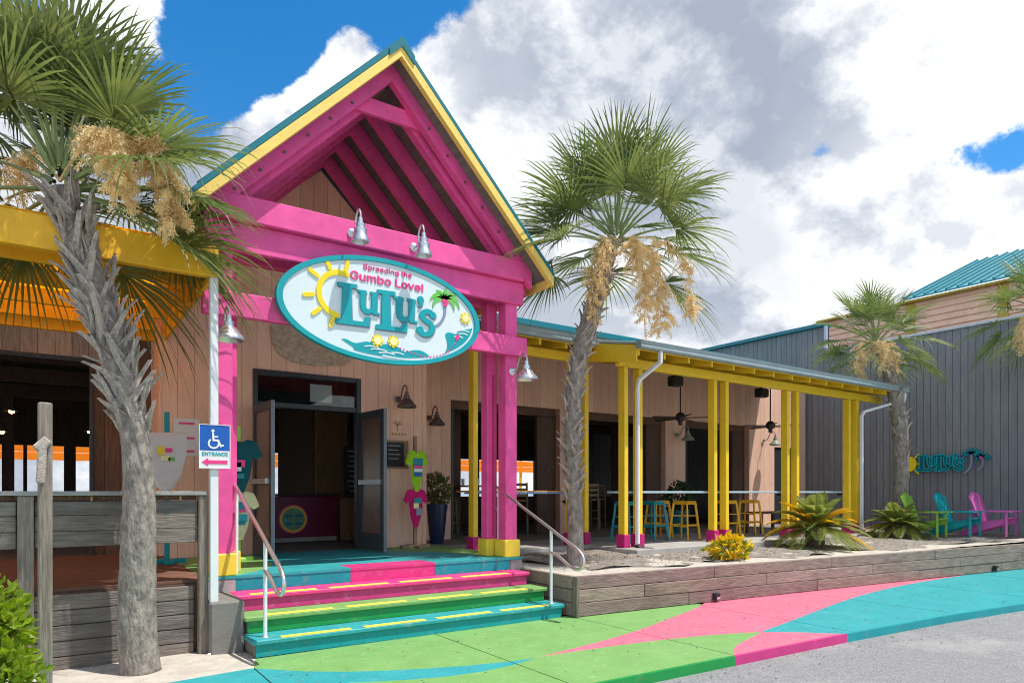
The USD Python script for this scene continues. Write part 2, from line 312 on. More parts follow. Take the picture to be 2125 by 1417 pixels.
# ------------------------------------------------------------------ geometry helpers
def _hullbox():
    pts = []
    for sx in (-1, 1):
        for sy in (-1, 1):
            for sz in (-1, 1):
                pts += [(sx, sy, sz, 1, 0, 0), (sx, sy, sz, 0, 1, 0), (sx, sy, sz, 0, 0, 1)]
    pts = np.array(pts, float)
    v = pts[:, :3] - 0.2 * pts[:, :3] * (1 - pts[:, 3:])
    h = trimesh.convex.convex_hull(v)
    idx = [int(np.argmin(np.linalg.norm(v - q, axis=1))) for q in h.vertices]
    return pts[idx], np.array(h.faces)


_HB, _HF = _hullbox()


def box(x0, x1, y0, y1, z0, z1, b=0.006):
    s = np.array([x1 - x0, y1 - y0, z1 - z0]) / 2; c = np.array([x0 + x1, y0 + y1, z0 + z1]) / 2
    b = min(b, s.min() * 0.45)
    v = c + _HB[:, :3] * (s - b * (1 - _HB[:, 3:]))
    return trimesh.Trimesh(v, _HF.copy(), process=False)


def beam(p0, p1, w, h, up=(0, 0, 1), b=0.006, ext=0.0):
    """A bevelled bar from p0 to p1, w across and h along up."""
    p0, p1, up = np.array(p0, float), np.array(p1, float), np.array(up, float)
    d = p1 - p0; L = np.linalg.norm(d); d /= L
    s = np.cross(up, d); s /= np.linalg.norm(s); u = np.cross(d, s)
    m = box(-L / 2 - ext, L / 2 + ext, -w / 2, w / 2, -h / 2, h / 2, b)
    v = np.array(m.vertices) @ np.stack([d, s, u]) + (p0 + p1) / 2
    return trimesh.Trimesh(v, m.faces, process=False)


def tube(pts, r, sides=10, cap=True):
    p = np.array(pts, float); n = len(p)
    r = np.broadcast_to(np.array(r, float), (n,))
    t = np.gradient(p, axis=0); t /= np.linalg.norm(t, axis=1, keepdims=True) + 1e-12
    a = np.cross(t[0], [0, 0, 1.0] if abs(t[0, 2]) < 0.9 else [1.0, 0, 0]); a /= np.linalg.norm(a)
    V = []; ang = np.arange(sides) * 2 * np.pi / sides
    for i in range(n):
        a = a - t[i] * (a @ t[i]); a /= np.linalg.norm(a) + 1e-12
        b = np.cross(t[i], a)
        V.append(p[i] + r[i] * (np.cos(ang)[:, None] * a + np.sin(ang)[:, None] * b))
    V = np.vstack(V); F = []
    for i in range(n - 1):
        for j in range(sides):
            k = (j + 1) % sides
            q = [i * sides + j, i * sides + k, (i + 1) * sides + k, (i + 1) * sides + j]
            F += [[q[0], q[1], q[2]], [q[0], q[2], q[3]]]
    if cap:
        V = np.vstack([V, p[0], p[-1]]); c0, c1 = n * sides, n * sides + 1
        for j in range(sides):
            k = (j + 1) % sides
            F += [[c0, k, j], [c1, (n - 1) * sides + j, (n - 1) * sides + k]]
    return trimesh.Trimesh(V, np.array(F), process=False)


def spline(pts, n=24):
    from scipy.interpolate import CubicSpline
    p = np.array(pts, float)
    s = np.concatenate([[0], np.cumsum(np.linalg.norm(np.diff(p, axis=0), axis=1))])
    return CubicSpline(s, p)(np.linspace(0, s[-1], n))


def lathe(prof, c=(0, 0, 0), n=24):
    prof = np.array(prof, float); m = len(prof); ang = np.arange(n) * 2 * np.pi / n
    V = np.stack([np.outer(prof[:, 0], np.cos(ang)), np.outer(prof[:, 0], np.sin(ang)), np.repeat(prof[:, 1:2], n, 1)], -1).reshape(-1, 3) + np.array(c)
    F = []
    for i in range(m - 1):
        for j in range(n):
            k = (j + 1) % n
            F += [[i * n + j, i * n + k, (i + 1) * n + k], [i * n + j, (i + 1) * n + k, (i + 1) * n + j]]
    return trimesh.Trimesh(V, np.array(F), process=False)


def cat(*ms):
    return trimesh.util.concatenate([m for x in ms for m in (x if isinstance(x, (list, tuple)) else [x])])


def polys(g):
    return [q for q in getattr(g, 'geoms', [g]) if q.geom_type == 'Polygon' and q.area > 1e-6]


def extrude(g, depth):
    return cat([trimesh.creation.extrude_polygon(q, depth, engine='earcut') for q in polys(g)])


def place(mesh, o, u, v):
    """Mesh in (a, b, c) to o + a u + b v + c (u x v)."""
    u, v = np.array(u, float), np.array(v, float)
    w = np.cross(u, v)
    return trimesh.Trimesh(np.array(mesh.vertices) @ np.stack([u, v, w]) + np.array(o, float), mesh.faces, process=False)


def front(g, y, depth):
    """Shape in (x, z) standing in the plane y, coming towards -y by depth."""
    return place(extrude(g, depth), (0, y, 0), (1, 0, 0), (0, 0, 1))


def sideways(g, x, depth):
    """Shape in (-y, z) standing in the plane x, seen from -x, coming towards -x by depth."""
    return place(extrude(g, depth), (x, 0, 0), (0, -1, 0), (0, 0, 1))


def flat(g, z, depth):
    m = extrude(g, depth); m.apply_translation((0, 0, z)); return m


def board_wall(parent, shape, y, width, mats, rng, name='wall_board', thick=0.02, gap=0.005, maker=front):
    x0, z0, x1, z1 = shape.bounds
    n = max(1, round((x1 - x0) / width)); w = (x1 - x0) / n
    for i in range(n):
        s = shape.intersection(sbox(x0 + i * w + gap / 2, z0 - 1, x0 + (i + 1) * w - gap / 2, z1 + 1))
        if s.area > 1e-4:
            part(parent, name, maker(s, y, thick + rng.uniform(0, 0.003)), mats[rng.integers(len(mats))])


def arc(cx, cz, r, a0, a1, n=12):
    a = np.radians(np.linspace(a0, a1, n)); return [(cx + r * math.cos(q), cz + r * math.sin(q)) for q in a]


def ellipse(cx, cz, a, b, n=64):
    return affinity.scale(Point(cx, cz).buffer(1, n // 4), a, b)


def blob_leaves(rng, c, rad, n, size, flatten=1.0, up=0.35):
    """n leaf faces spread through an ellipsoid, denser near its surface, each a folded pair of triangles."""
    d = rng.normal(size=(n, 3)); d /= np.linalg.norm(d, axis=1, keepdims=True)
    rr = rng.uniform(0.35, 1.0, n) ** 0.6 * (0.8 + 0.4 * meshkit.noise(d * 2.2 + 5.0, 3))
    p = np.array(c) + d * rr[:, None] * np.array(rad)
    t = d + rng.normal(size=(n, 3)) * 0.7 + [0, 0, up]; t /= np.linalg.norm(t, axis=1, keepdims=True)
    s = np.cross(t, rng.normal(size=(n, 3))); s /= np.linalg.norm(s, axis=1, keepdims=True)
    nrm = np.cross(t, s)
    L = size * rng.uniform(0.6, 1.3, n)[:, None]; W = L * 0.30
    V = np.stack([p, p + t * L * 0.45 + s * W - nrm * W * 0.3, p + t * L, p + t * L * 0.45 - s * W - nrm * W * 0.3], 1).reshape(-1, 3)
    i = np.arange(n)[:, None] * 4
    F = np.vstack([i + [0, 1, 2], i + [0, 2, 3]])
    return trimesh.Trimesh(V, F, process=False)


# ================================================================== THE GROUND
R = np.random.default_rng(7)


def sheet(poly, z, step, amp, seed, edge=0.25, freq=1.2):
    """A ground sheet over a polygon with small unevenness."""
    x0, y0, x1, y1 = poly.bounds
    gx, gy = np.meshgrid(np.arange(x0, x1, step), np.arange(y0, y1, step))
    pts = np.stack([gx.ravel(), gy.ravel()], 1) + np.random.default_rng(seed).uniform(-0.25, 0.25, (gx.size, 2)) * step
    import shapely
    inside = shapely.contains_xy(poly.buffer(-step * 0.3), pts[:, 0], pts[:, 1])
    b = []
    ring = poly.exterior
    for s in np.arange(0, ring.length, step * 0.7):
        q = ring.interpolate(s); b.append((q.x, q.y))
    b += list(ring.coords)[:-1]
    pts = np.vstack([pts[inside], b])
    tri = Delaunay(pts).simplices
    ce = pts[tri].mean(1)
    tri = tri[shapely.contains_xy(poly, ce[:, 0], ce[:, 1])]
    h = (meshkit.fbm(np.c_[pts * freq, np.zeros(len(pts))], 4, seed) - 0.5) * 2 * amp
    v = np.c_[pts, z + h]
    a, bb = v[tri[:, 1]] - v[tri[:, 0]], v[tri[:, 2]] - v[tri[:, 0]]
    flip = np.cross(a, bb)[:, 2] < 0
    tri[flip] = tri[flip][:, ::-1]
    return trimesh.Trimesh(v, tri, process=False)


single('ground', box(-400, 500, -200, 60, -1.2, -0.14, 0), GRND, kind='structure')
single('sea', box(-800, 1500, 36, 2500, -1.0, -0.12, 0), SEA, kind='structure')
# wall path: front face of the timber wall, and the kerb line
WALL = [(5.41, 6.45), (8.0, 6.25), (12.0, 5.85), (16.0, 5.42), (21.0, 4.8), (30.0, 3.6)]
CURB = [(-6, 4.28), (1.0, 4.22), (3.71, 4.17), (5.38, 4.12), (7.24, 4.06), (9.37, 3.93), (11.27, 3.73), (14.5, 3.3), (20, 2.4), (30, 0.8)]
road = Polygon([(-40, -60), (60, -60), (60, -2)] + [(x, y + 0.05) for x, y in CURB[::-1]] + [(-40, 4.3)])
single('road', sheet(Polygon([(-20, -14), (34, -14)] + [(x, y + 0.04) for x, y in CURB[::-1]] + [(-20, 4.3)]), -0.092, 0.5, 0.006, 3, freq=0.6), ASPH, kind='structure', smooth=True)

walk = Polygon([(1.5, 6.23), (1.60, 6.56), (5.41, 6.62)] + WALL[0:] + CURB[::-1] + [(-6, 5.9), (0.78, 6.14)])


def smoothline(p, n=30):
    return [tuple(q) for q in spline(p, n)]


wave_up = smoothline([(-6, 7.5), (-1.5, 7.0), (1.49, 6.22), (1.86, 5.84), (2.62, 5.4), (3.23, 5.19), (3.78, 5.10)])
wave_lo = smoothline([(-6, 5.4), (0.6, 5.62), (1.94, 5.34), (2.66, 5.04), (3.08, 4.98), (3.78, 5.10)])
teal_wave = Polygon(wave_up + wave_lo[::-1]).buffer(0)
pk_up = smoothline([(3.85, 5.12), (4.73, 5.28), (5.55, 5.49), (6.43, 5.80), (7.3, 6.13), (7.8, 6.40)])
pk_lo = smoothline([(3.85, 5.12), (5.01, 5.02), (6.08, 4.80), (6.55, 4.63)])
g_hook = smoothline([(6.55, 4.63), (6.05, 4.46), (5.62, 4.28), (5.38, 4.05)])
t_up = smoothline([(6.55, 4.63), (7.33, 4.80), (9.43, 5.28), (11.6, 5.58), (13.96, 5.62), (15.6, 5.6)])
t_lo = [(6.55, 4.63), (6.9, 4.35), (7.25, 4.0)]
pink = Polygon(pk_up + [(20, 6.6), (15.6, 5.6)] + t_up[::-1] + t_lo + [(5.38, 3.9)] + g_hook[::-1] + pk_lo[::-1]).buffer(0)
tealR = Polygon(t_up + [(20, 6.6), (40, 6.6), (40, -5), (7.25, -5)] + t_lo[::-1]).buffer(0)
green = Polygon([(-8, 10), (-8, 3), (7, 3), (8, 10)]).difference(unary_union([teal_wave, pink, tealR]))
XJ = [-8, -3.2, -0.6, 1.5, 3.5, 5.4, 7.4, 9.6, 12.0, 14.5, 17.0, 20, 24, 31]
sw = thing('sidewalk', kind='structure')
for x0, x1 in zip(XJ[:-1], XJ[1:]):
    slab = walk.intersection(sbox(x0 + 0.007, -5, x1 - 0.007, 10))
    for g_, m_ in ((teal_wave, P_TEAL), (green, P_GREEN), (pink, P_PINK), (tealR, P_TEAL)):
        s = slab.intersection(g_)
        for q in polys(s):
            if q.area > 0.003:
                part(sw, 'paving_slab', flat(q.simplify(0.002), -0.10, 0.10), m_)
part(sw, 'joint_bed', flat(walk.buffer(-0.03), -0.13, 0.118), CONCD)
# kerb faces, thicker paint of each colour, one piece per stretch
cl = LineString(CURB)
for x0, x1, m_ in ((-6, 5.38, P_GREENS), (5.38, 7.24, mat('kerb_pink_paint', (0.55, 0.04, 0.20), 0.55, 0.1)), (7.24, 30, P_TEALS)):
    seg = cl.intersection(sbox(x0, -9, x1, 9))
    part(sw, 'kerb', flat(seg.buffer(0.035, cap_style='flat', single_sided=False), -0.125, 0.1235), m_)
# sand at the left and the raised bed behind the timber wall
single('sand_bed', sheet(Polygon([(-7, 5.8), (0.78, 6.13), (1.5, 6.22), (1.62, 6.6), (1.62, 7.9), (-7, 7.9)]), -0.015, 0.10, 0.035, 11), SAND, kind='structure', smooth=True)
bed_poly = Polygon([(5.44, 6.50)] + [(x, y + 0.05) for x, y in WALL[1:]] + [(30, 12), (18.5, 12), (16.6, 9.0), (16.5, 7.85), (7.9, 7.85), (7.9, 9.0), (5.5, 9.0), (5.44, 7.7)])
bed = sheet(bed_poly, 0.50, 0.11, 0.028, 21)
v = np.array(bed.vertices); v[:, 2] += np.clip((v[:, 0] - 12) / 6, 0, 1) * 0.07 + np.clip((v[:, 1] - 6.5) / 2, 0, 1) * 0.03
bed.vertices = v
single('planting_bed', bed, SAND, kind='structure', smooth=True)
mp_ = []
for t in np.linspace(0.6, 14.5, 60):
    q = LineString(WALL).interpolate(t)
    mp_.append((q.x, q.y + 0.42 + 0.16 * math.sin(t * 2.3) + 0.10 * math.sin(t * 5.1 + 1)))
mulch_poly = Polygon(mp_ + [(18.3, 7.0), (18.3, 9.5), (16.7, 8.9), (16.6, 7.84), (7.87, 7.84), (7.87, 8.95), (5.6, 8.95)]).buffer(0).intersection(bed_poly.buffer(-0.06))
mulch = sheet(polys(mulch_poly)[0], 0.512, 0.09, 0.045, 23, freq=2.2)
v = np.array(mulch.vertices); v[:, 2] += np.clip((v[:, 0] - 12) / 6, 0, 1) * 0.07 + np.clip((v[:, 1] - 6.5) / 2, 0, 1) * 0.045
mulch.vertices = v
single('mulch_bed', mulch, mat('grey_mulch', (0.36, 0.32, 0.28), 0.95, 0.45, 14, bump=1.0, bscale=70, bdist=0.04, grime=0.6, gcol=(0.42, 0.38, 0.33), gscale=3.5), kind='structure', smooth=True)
# fallen leaves and mulch chips on the bed
n = 2600
px_ = R.uniform(5.6, 18, n * 3); py_ = R.uniform(5.5, 9, n * 3)
import shapely
ok = shapely.contains_xy(bed_poly.buffer(-0.1), px_, py_) & (R.random(n * 3) < np.clip((py_ - 6.2) * 0.7, 0.12, 0.9))
px_, py_ = px_[ok][:n], py_[ok][:n]; k = len(px_)
a = R.uniform(0, 6.28, k); L = R.uniform(0.008, 0.034, k)
ctr = np.c_[px_, py_, 0.535 + np.clip((px_ - 12) / 6, 0, 1) * 0.07 + np.clip((py_ - 6.5) / 2, 0, 1) * 0.03]
d1 = np.c_[np.cos(a) * L, np.sin(a) * L, R.uniform(-0.3, 0.5, k) * L]; d2 = np.c_[-np.sin(a) * L * 0.4, np.cos(a) * L * 0.4, R.uniform(-0.2, 0.2, k) * L]
V = np.stack([ctr - d1, ctr + d2, ctr + d1, ctr - d2], 1).reshape(-1, 3); i = np.arange(k)[:, None] * 4
single('leaf_litter', trimesh.Trimesh(V, np.vstack([i + [0, 1, 2], i + [0, 2, 3]]), process=False), mat('dry_leaf', (0.20, 0.13, 0.08), 0.9, 0.4, 8), 'dry brown leaf litter scattered over the sandy raised bed', 'leaf litter', kind='stuff')

# grit and a few blown leaves along the kerb and on the paint
k = 520
gx = R.uniform(1.6, 13, k); gy = np.interp(gx, [c[0] for c in CURB], [c[1] for c in CURB])
side = R.random(k) < 0.55
gy = np.where(side, gy - 0.06 - R.exponential(0.16, k), gy + R.uniform(0.05, 2.2, k))
gz = np.where(side, -0.080, 0.006)
a = R.uniform(0, 6.28, k); L = R.uniform(0.005, 0.022, k)
ctr = np.c_[gx, gy, gz]
d1 = np.c_[np.cos(a) * L, np.sin(a) * L, R.uniform(-0.1, 0.3, k) * L]; d2 = np.c_[-np.sin(a) * L * 0.5, np.cos(a) * L * 0.5, R.uniform(-0.1, 0.2, k) * L]
V = np.stack([ctr - d1, ctr + d2, ctr + d1, ctr - d2], 1).reshape(-1, 3); i = np.arange(k)[:, None] * 4
single('kerb_debris', trimesh.Trimesh(V, np.vstack([i + [0, 1, 2], i + [0, 2, 3]]), process=False), mat('dry_leaf', (0.20, 0.13, 0.08), 0.9), 'tiny dry leaf bits and grit along the painted kerb and sidewalk', 'debris', kind='stuff')

# timber retaining wall
rw = thing('retaining_wall', 'low weathered timber retaining wall of stacked planks along the painted sidewalk', 'retaining wall', (5.41, 6.45, 0))
wl = LineString(WALL)
for c in range(3):
    s, off = 0.0, [1.9, 1.1, 2.4][c]
    z0, z1 = 0.004 + c * 0.17, 0.004 + (c + 1) * 0.17 - 0.006
    e = off
    while s < wl.length - 0.3 and s < 17:
        e = min(e, wl.length)
        a_, b_ = wl.interpolate(s + 0.003), wl.interpolate(e - 0.003)
        j = R.uniform(-0.006, 0.006)
        part(rw, 'plank', beam((a_.x, a_.y + 0.03 + j, (z0 + z1) / 2), (b_.x, b_.y + 0.03 + j, (z0 + z1) / 2), 0.055, z1 - z0, b=0.008), TIMBER[R.integers(3)])
        s = e; e = s + R.uniform(2.2, 2.9)
    part(rw, 'end_plank', box(5.385, 5.435, 6.52, 7.64, z0, z1, 0.008), TIMBER[R.integers(3)])
part(rw, 'corner_post', box(5.375, 5.415, 6.405, 6.50, 0.004, 0.508, 0.006), WOODV[1])
part(rw, 'cap_edge', flat(LineString([(x, y + 0.05) for x, y in WALL]).buffer(0.012, cap_style='flat'), 0.45, 0.052), SAND)
for k, (x, w) in enumerate(((7.77, 'between the green and pink paint'), (15.2, 'far along near the teal paint'))):
    q = wl.interpolate(wl.project(Point(x, 6)))
    o = thing('wall_light', ['small black box light at the wall foot where green paint meets pink', 'small black box light on the far right stretch of timber wall'][k], 'light', (q.x, q.y, 0), group='lights on the timber wall')
    part(o, 'housing', box(q.x - 0.05, q.x + 0.05, q.y - 0.07, q.y - 0.002, 0.03, 0.13, 0.008), BLACK)
    part(o, 'lens', box(q.x - 0.035, q.x + 0.035, q.y - 0.078, q.y - 0.07, 0.045, 0.075, 0.002), METAL)

# ================================================================== STEPS AND LANDING
FL = 0.66
es = thing('entrance_steps', 'painted steps in teal, green and pink with yellow dashes, below the pink portico', 'steps', (3.45, 6.6, 0))
YR = [6.58, 6.93, 7.29, 7.66]
XL = [1.60, 1.61, 1.62, 1.63]; XR = [5.28, 5.27, 5.25, 5.22]
for i in range(3):
    z0, z1 = i * 0.165, (i + 1) * 0.165
    top_m, ris_m = [(P_TEAL, P_TEALS), (P_GREEN, P_GREENS), (mat('pink_tread_paint', (0.74, 0.045, 0.22), 0.5, 0.1, 4, grime=0.15, gcol=(0.6, 0.05, 0.2), gscale=2), P_PINKS)][i]
    st = part(es, 'step', box(XL[i], XR[i], YR[i] + 0.012, 7.64, max(z0 - 0.01, 0.0), z1 - 0.045, 0.004), CONCD)
    part(st, 'riser', box(XL[i] + 0.006, XR[i] - 0.006, YR[i], YR[i] + 0.01, z0 + 0.001, z1 - 0.046, 0.003), ris_m)
    tr = part(es, 'tread', box(XL[i] - 0.03, XR[i] + 0.03, YR[i] - 0.028, YR[i + 1] - 0.001 if i < 2 else 7.656, z1 - 0.044, z1, 0.008), top_m)
    for k in range(4):
        x0 = 1.84 + k * 0.845 - 0.06 * i
        m = box(x0, x0 + 0.70, YR[i] - 0.024, YR[i] + 0.065, z1 + 0.0006, z1 + 0.006, 0.002)
        part(tr, 'nosing_strip', m, P_YEL)
# top riser (pink panel in the middle) and the painted landing
for x0, x1, m_ in ((1.63, 2.94, P_TEALS), (2.943, 4.06, P_PINKS), (4.063, 5.22, P_TEALS)):
    part(es, 'top_riser', box(x0, x1, 7.648, 7.664, 0.497, FL - 0.0305, 0.001), m_)
part(es, 'landing_core', box(1.30, 5.42, 7.666, 10.2, 0.0, FL - 0.03, 0.004), CONCD)
land = sbox(1.30, 7.640, 5.43, 10.14)
gL = Polygon([(1.2, 7.6), (1.63, 7.67)] + smoothline([(1.63, 7.67), (1.98, 8.0), (2.2, 8.35), (2.35, 9.0), (2.40, 10.3)]) + [(1.2, 10.3)])
gR = Polygon(smoothline([(5.25, 7.75), (5.0, 8.45), (4.6, 9.15), (4.1, 9.75), (3.9, 10.3)]) + [(5.6, 10.3), (5.6, 7.75)])
pkp = sbox(2.943, 7.6, 4.06, 8.05)
for g_, m_ in ((gL, P_GREEN), (gR, P_GREEN), (pkp, P_PINKS)):
    part(es, 'landing_slab', flat(land.intersection(g_), FL - 0.03, 0.03), m_)
part(es, 'landing_slab', flat(land.difference(unary_union([gL, gR, pkp])), FL - 0.03, 0.03), P_TEAL)
part(es, 'side_block', box(1.27, 1.59, 6.95, 7.64, -0.05, 0.50, 0.02), CONCD)

for x, lab in ((1.72, 'left tube handrail with looped ends, beside the white sign pole'), (5.20, 'right tube handrail with looped ends, beside the timber wall')):
    o = thing('handrail', lab, 'handrail', (x, 6.7, 0.165), group='handrails of the steps')
    rail = [(x, 7.90, 1.28), (x, 8.12, 1.38), (x, 8.25, 1.48), (x, 8.25, 1.585), (x, 8.15, 1.66), (x, 7.98, 1.635), (x, 7.4, 1.39), (x, 6.8, 1.135), (x, 6.33, 0.935), (x, 6.15, 0.85), (x, 6.07, 0.755), (x, 6.10, 0.665), (x, 6.20, 0.635), (x, 6.4, 0.69), (x, 6.70, 0.80)]
    part(o, 'rail', tube(spline(rail, 60), 0.021, 10), ALU, smooth=40)
    part(o, 'lower_post', tube([(x, 6.70, 0.165), (x, 6.70, 1.08)], 0.019, 10), WHITEM, smooth=40)
    part(o, 'upper_post', tube([(x, 7.90, FL), (x, 7.90, 1.60)], 0.019, 10), WHITEM, smooth=40)
    part(o, 'base_plate', lathe([(0.0, 0.172), (0.04, 0.172), (0.045, 0.166), (0.045, 0.164)], (x, 6.70, 0), 14), METAL)

# ================================================================== PORTICO
po = thing('entrance_portico', 'pink timber portico with steep teal gable roof over the entrance', 'portico', (3.43, 8.0, FL))
AX, SL = 3.43, 1.025          # ridge position and slope of the gable
TOPZ = 6.885
PW = 0.19


def post(x, y, w=PW, z1=4.2):
    p = part(po, 'post', box(x - w / 2, x + w / 2, y, y + w, FL, z1, 0.008), PINK)
    part(p, 'post_base', box(x - w / 2 - 0.035, x + w / 2 + 0.035, y - 0.035, y + w + 0.035, FL + 0.001, FL + 0.24, 0.012), YELB)


for x, x2 in ((1.54, 1.66), (5.275, 5.145)):
    post(x, 7.69)
    post(x2, 7.98, 0.165)
part(po, 'plinth', box(1.30, 1.66, 7.645, 8.35, 0.0, FL - 0.032, 0.01), CONC)
part(po, 'plinth', box(5.235, 5.44, 7.66, 8.4, 0.0, FL - 0.032, 0.01), CONC)
# double chord beams with the lower tie beam
part(po, 'tie_beam', box(1.36, 5.40, 7.552, 7.692, 4.455, 4.728, 0.01), PINK)
part(po, 'tie_beam', box(1.34, 5.45, 7.64, 7.735, 4.15, 4.452, 0.01), PINK)
part(po, 'tie_beam', box(1.32, 5.48, 7.60, 7.698, 3.43, 3.69, 0.01), PINK)
part(po, 'tie_beam', box(1.34, 5.47, 8.16, 8.28, 4.20, 4.49, 0.01), PINK)
for x in (1.53, 5.28):
    part(po, 'wall_beam', box(x - 0.085, x + 0.085, 7.74, 10.12, 4.495, 4.70, 0.008), PINK)


def slope_z(x, drop=0.0):
    return TOPZ - drop - abs(x - AX) * SL


def rafter(y, drop, depth, w, m_, name, x_end=2.12, x_in=0.0):
    for s in (-1, 1):
        g = Polygon([(AX + s * x_in, slope_z(AX + x_in, drop)), (AX + s * x_end, slope_z(AX + x_end, drop)), (AX + s * x_end, slope_z(AX + x_end, drop) - depth), (AX + s * x_in, slope_z(AX + x_in, drop) - depth)])
        part(po, name, front(g, y + w, w), m_)


for s in (-1, 1):
    g = Polygon([(AX, slope_z(AX)), (AX + s * 2.28, slope_z(AX + 2.28)), (AX + s * 2.28, slope_z(AX + 2.28) - 0.07), (AX, slope_z(AX) - 0.07)])
    part(po, 'roof_panel', front(g, 11.9, 4.62), TEALROOF)
    g2 = affinity.translate(g, 0, -0.0705).intersection(sbox(AX - 2.25, 0, AX + 2.25, 9))
    part(po, 'roof_decking', front(g2.buffer(0), 11.8, 4.44), SOFFIT)
    # standing seams on the metal roof
    for y in np.arange(7.34, 11.9, 0.42):
        p0 = np.array([AX + s * 0.04, y, slope_z(AX + 0.04) + 0.012]); p1 = np.array([AX + s * 2.2, y, slope_z(AX + 2.2) + 0.012])
        part(po, 'roof_seam', beam(p0, p1, 0.025, 0.03, b=0.003), TEALROOF)
    g = Polygon([(AX, slope_z(AX, 0.062)), (AX + s * 2.265, slope_z(AX + 2.265, 0.062)), (AX + s * 2.265, slope_z(AX + 2.265, 0.20)), (AX, slope_z(AX, 0.20))])
    part(po, 'yellow_fascia', front(g, 7.355, 0.075), TRIMY)
    part(po, 'eave_fascia', box(*sorted((AX + s * 2.245, AX + s * 2.215)), 7.36, 11.8, slope_z(AX + 2.25, 0.22), slope_z(AX + 2.25, 0.085), 0.004), TRIMY)
part(po, 'ridge_cap', front(Polygon([(AX - 0.16, slope_z(AX + 0.16) + 0.012), (AX, TOPZ + 0.03), (AX + 0.16, slope_z(AX + 0.16) + 0.012), (AX + 0.16, slope_z(AX + 0.16) - 0.09), (AX, TOPZ - 0.09), (AX - 0.16, slope_z(AX + 0.16) - 0.09)]), 11.9, 4.64), TEALROOF)
rafter(7.56, 0.145, 0.21, 0.10, PINK, 'truss_rafter', 2.10)
rafter(7.72, 0.145, 0.29, 0.12, PINK, 'truss_rafter', 2.10, 0.22)
for y in (8.3, 8.85, 9.4, 9.95):
    rafter(y, 0.16, 0.25, 0.10, PINK, 'rafter', 2.06)
part(po, 'ridge_beam', box(AX - 0.04, AX + 0.04, 7.82, 10.1, TOPZ - 0.32, TOPZ - 0.17, 0.005), SOFFIT)
part(po, 'collar_tie', front(Polygon([(AX - 0.38, 6.30), (AX + 0.38, 6.30), (AX + 0.55, 6.11), (AX - 0.55, 6.11)]), 7.715, 0.05), PINK)
# bolt heads on the truss
for s in (-1, 1):
    for t in np.linspace(0.5, 1.8, 6):
        part(po, 'bolt', lathe([(0.0, 0.0), (0.016, 0.0), (0.018, 0.012), (0.0, 0.014)], n=8).apply_transform(trimesh.transformations.compose_matrix(angles=(math.pi / 2, 0, 0), translate=(AX + s * t, 7.556, slope_z(AX + t, 0.27)))), BRONZE)
part(po, 'conduit', tube([(5.15, 7.965, 0.95), (5.15, 7.965, 3.2)], 0.010, 6), PINKB)

# ================================================================== RESTAURANT BUILDING
rb = thing('restaurant_building', 'salmon board restaurant with dark open bays and a double glass door', 'building', (6, 10.15, 0))
RB = np.random.default_rng(11)
YW = 10.15
door_hole = sbox(2.43, 0, 4.07, 3.34)
gable = Polygon([(1.24, FL - 0.03), (5.20, FL - 0.03), (5.20, 4.75), (AX, slope_z(AX, 0.42)), (1.24, 4.40)])
pw = gable.difference(door_hole)
part(rb, 'wall_backing', front(pw, YW + 0.14, 0.12), SALB)
board_wall(rb, pw, YW + 0.02, 0.205, SAL, RB)
part(rb, 'corner_trim', box(1.215, 1.26, YW - 0.012, YW + 0.05, FL, 4.5, 0.004), SAL[1])
part(rb, 'corner_trim', box(5.15, 5.225, YW - 0.015, YW + 0.05, FL, 4.6, 0.004), SAL[2])
part(rb, 'return_wall', box(1.20, 1.236, YW + 0.06, 10.85, FL - 0.03, 4.5, 0.003), SAL[0])
part(rb, 'return_wall', box(5.12, 5.20, YW + 0.06, 11.56, FL - 0.03, 5.0, 0.003), SAL[0])
part(rb, 'vent', lathe([(0, 0), (0.035, 0), (0.04, 0.03), (0, 0.03)], n=10).apply_transform(trimesh.transformations.compose_matrix(angles=(math.pi / 2, 0, 0), translate=(2.62, YW - 0.02, 5.30))), BLACK)
# wood clad wall at the left with its wide opening
YL = 10.8
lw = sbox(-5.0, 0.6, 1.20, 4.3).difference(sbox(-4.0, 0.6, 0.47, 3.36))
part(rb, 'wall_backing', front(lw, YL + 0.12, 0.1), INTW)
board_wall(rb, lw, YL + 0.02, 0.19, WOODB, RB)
part(rb, 'opening_trim', box(-4.05, 0.52, YL - 0.03, YL + 0.1, 3.33, 3.37, 0.004), FRAME)
part(rb, 'opening_trim', box(0.46, 0.50, YL - 0.03, YL + 0.1, FL, 3.328, 0.004), FRAME)
part(rb, 'header_strip', box(-5, 1.15, 10.4, 10.55, 3.93, 4.09, 0.01), TRIMW)
# veranda wall with three open bays and a door
YV = 11.6
bays = [(6.51, 9.25), (9.70, 12.58), (13.30, 15.89)]
vw = sbox(5.2, 0.58, 18.56, 5.05)
for a_, b_ in bays:
    vw = vw.difference(sbox(a_, 0, b_, 3.37))
vw = vw.difference(sbox(17.03, 0, 17.95, 2.83))
part(rb, 'wall_backing', front(vw, YV + 0.16, 0.14), SALB)
board_wall(rb, vw, YV + 0.02, 0.22, SAL, RB)
for a_, b_ in bays:
    part(rb, 'bay_header', box(a_, b_, YV + 0.17, YV + 0.26, 3.21, 3.369, 0.004), WOODB[0])
    part(rb, 'bay_frame', box(a_ + 0.002, a_ + 0.06, YV - 0.012, YV + 0.3, FL - 0.05, 3.2, 0.004), FRAME)
    part(rb, 'folded_door_panel', box(b_ - 0.50, b_ - 0.004, YV + 0.17, YV + 0.23, 0.62, 3.2, 0.006), WOODB[2])
    part(rb, 'folded_door_panel', box(b_ - 0.47, b_ - 0.03, YV + 0.25, YV + 0.31, 0.62, 3.2, 0.006), WOODB[0])
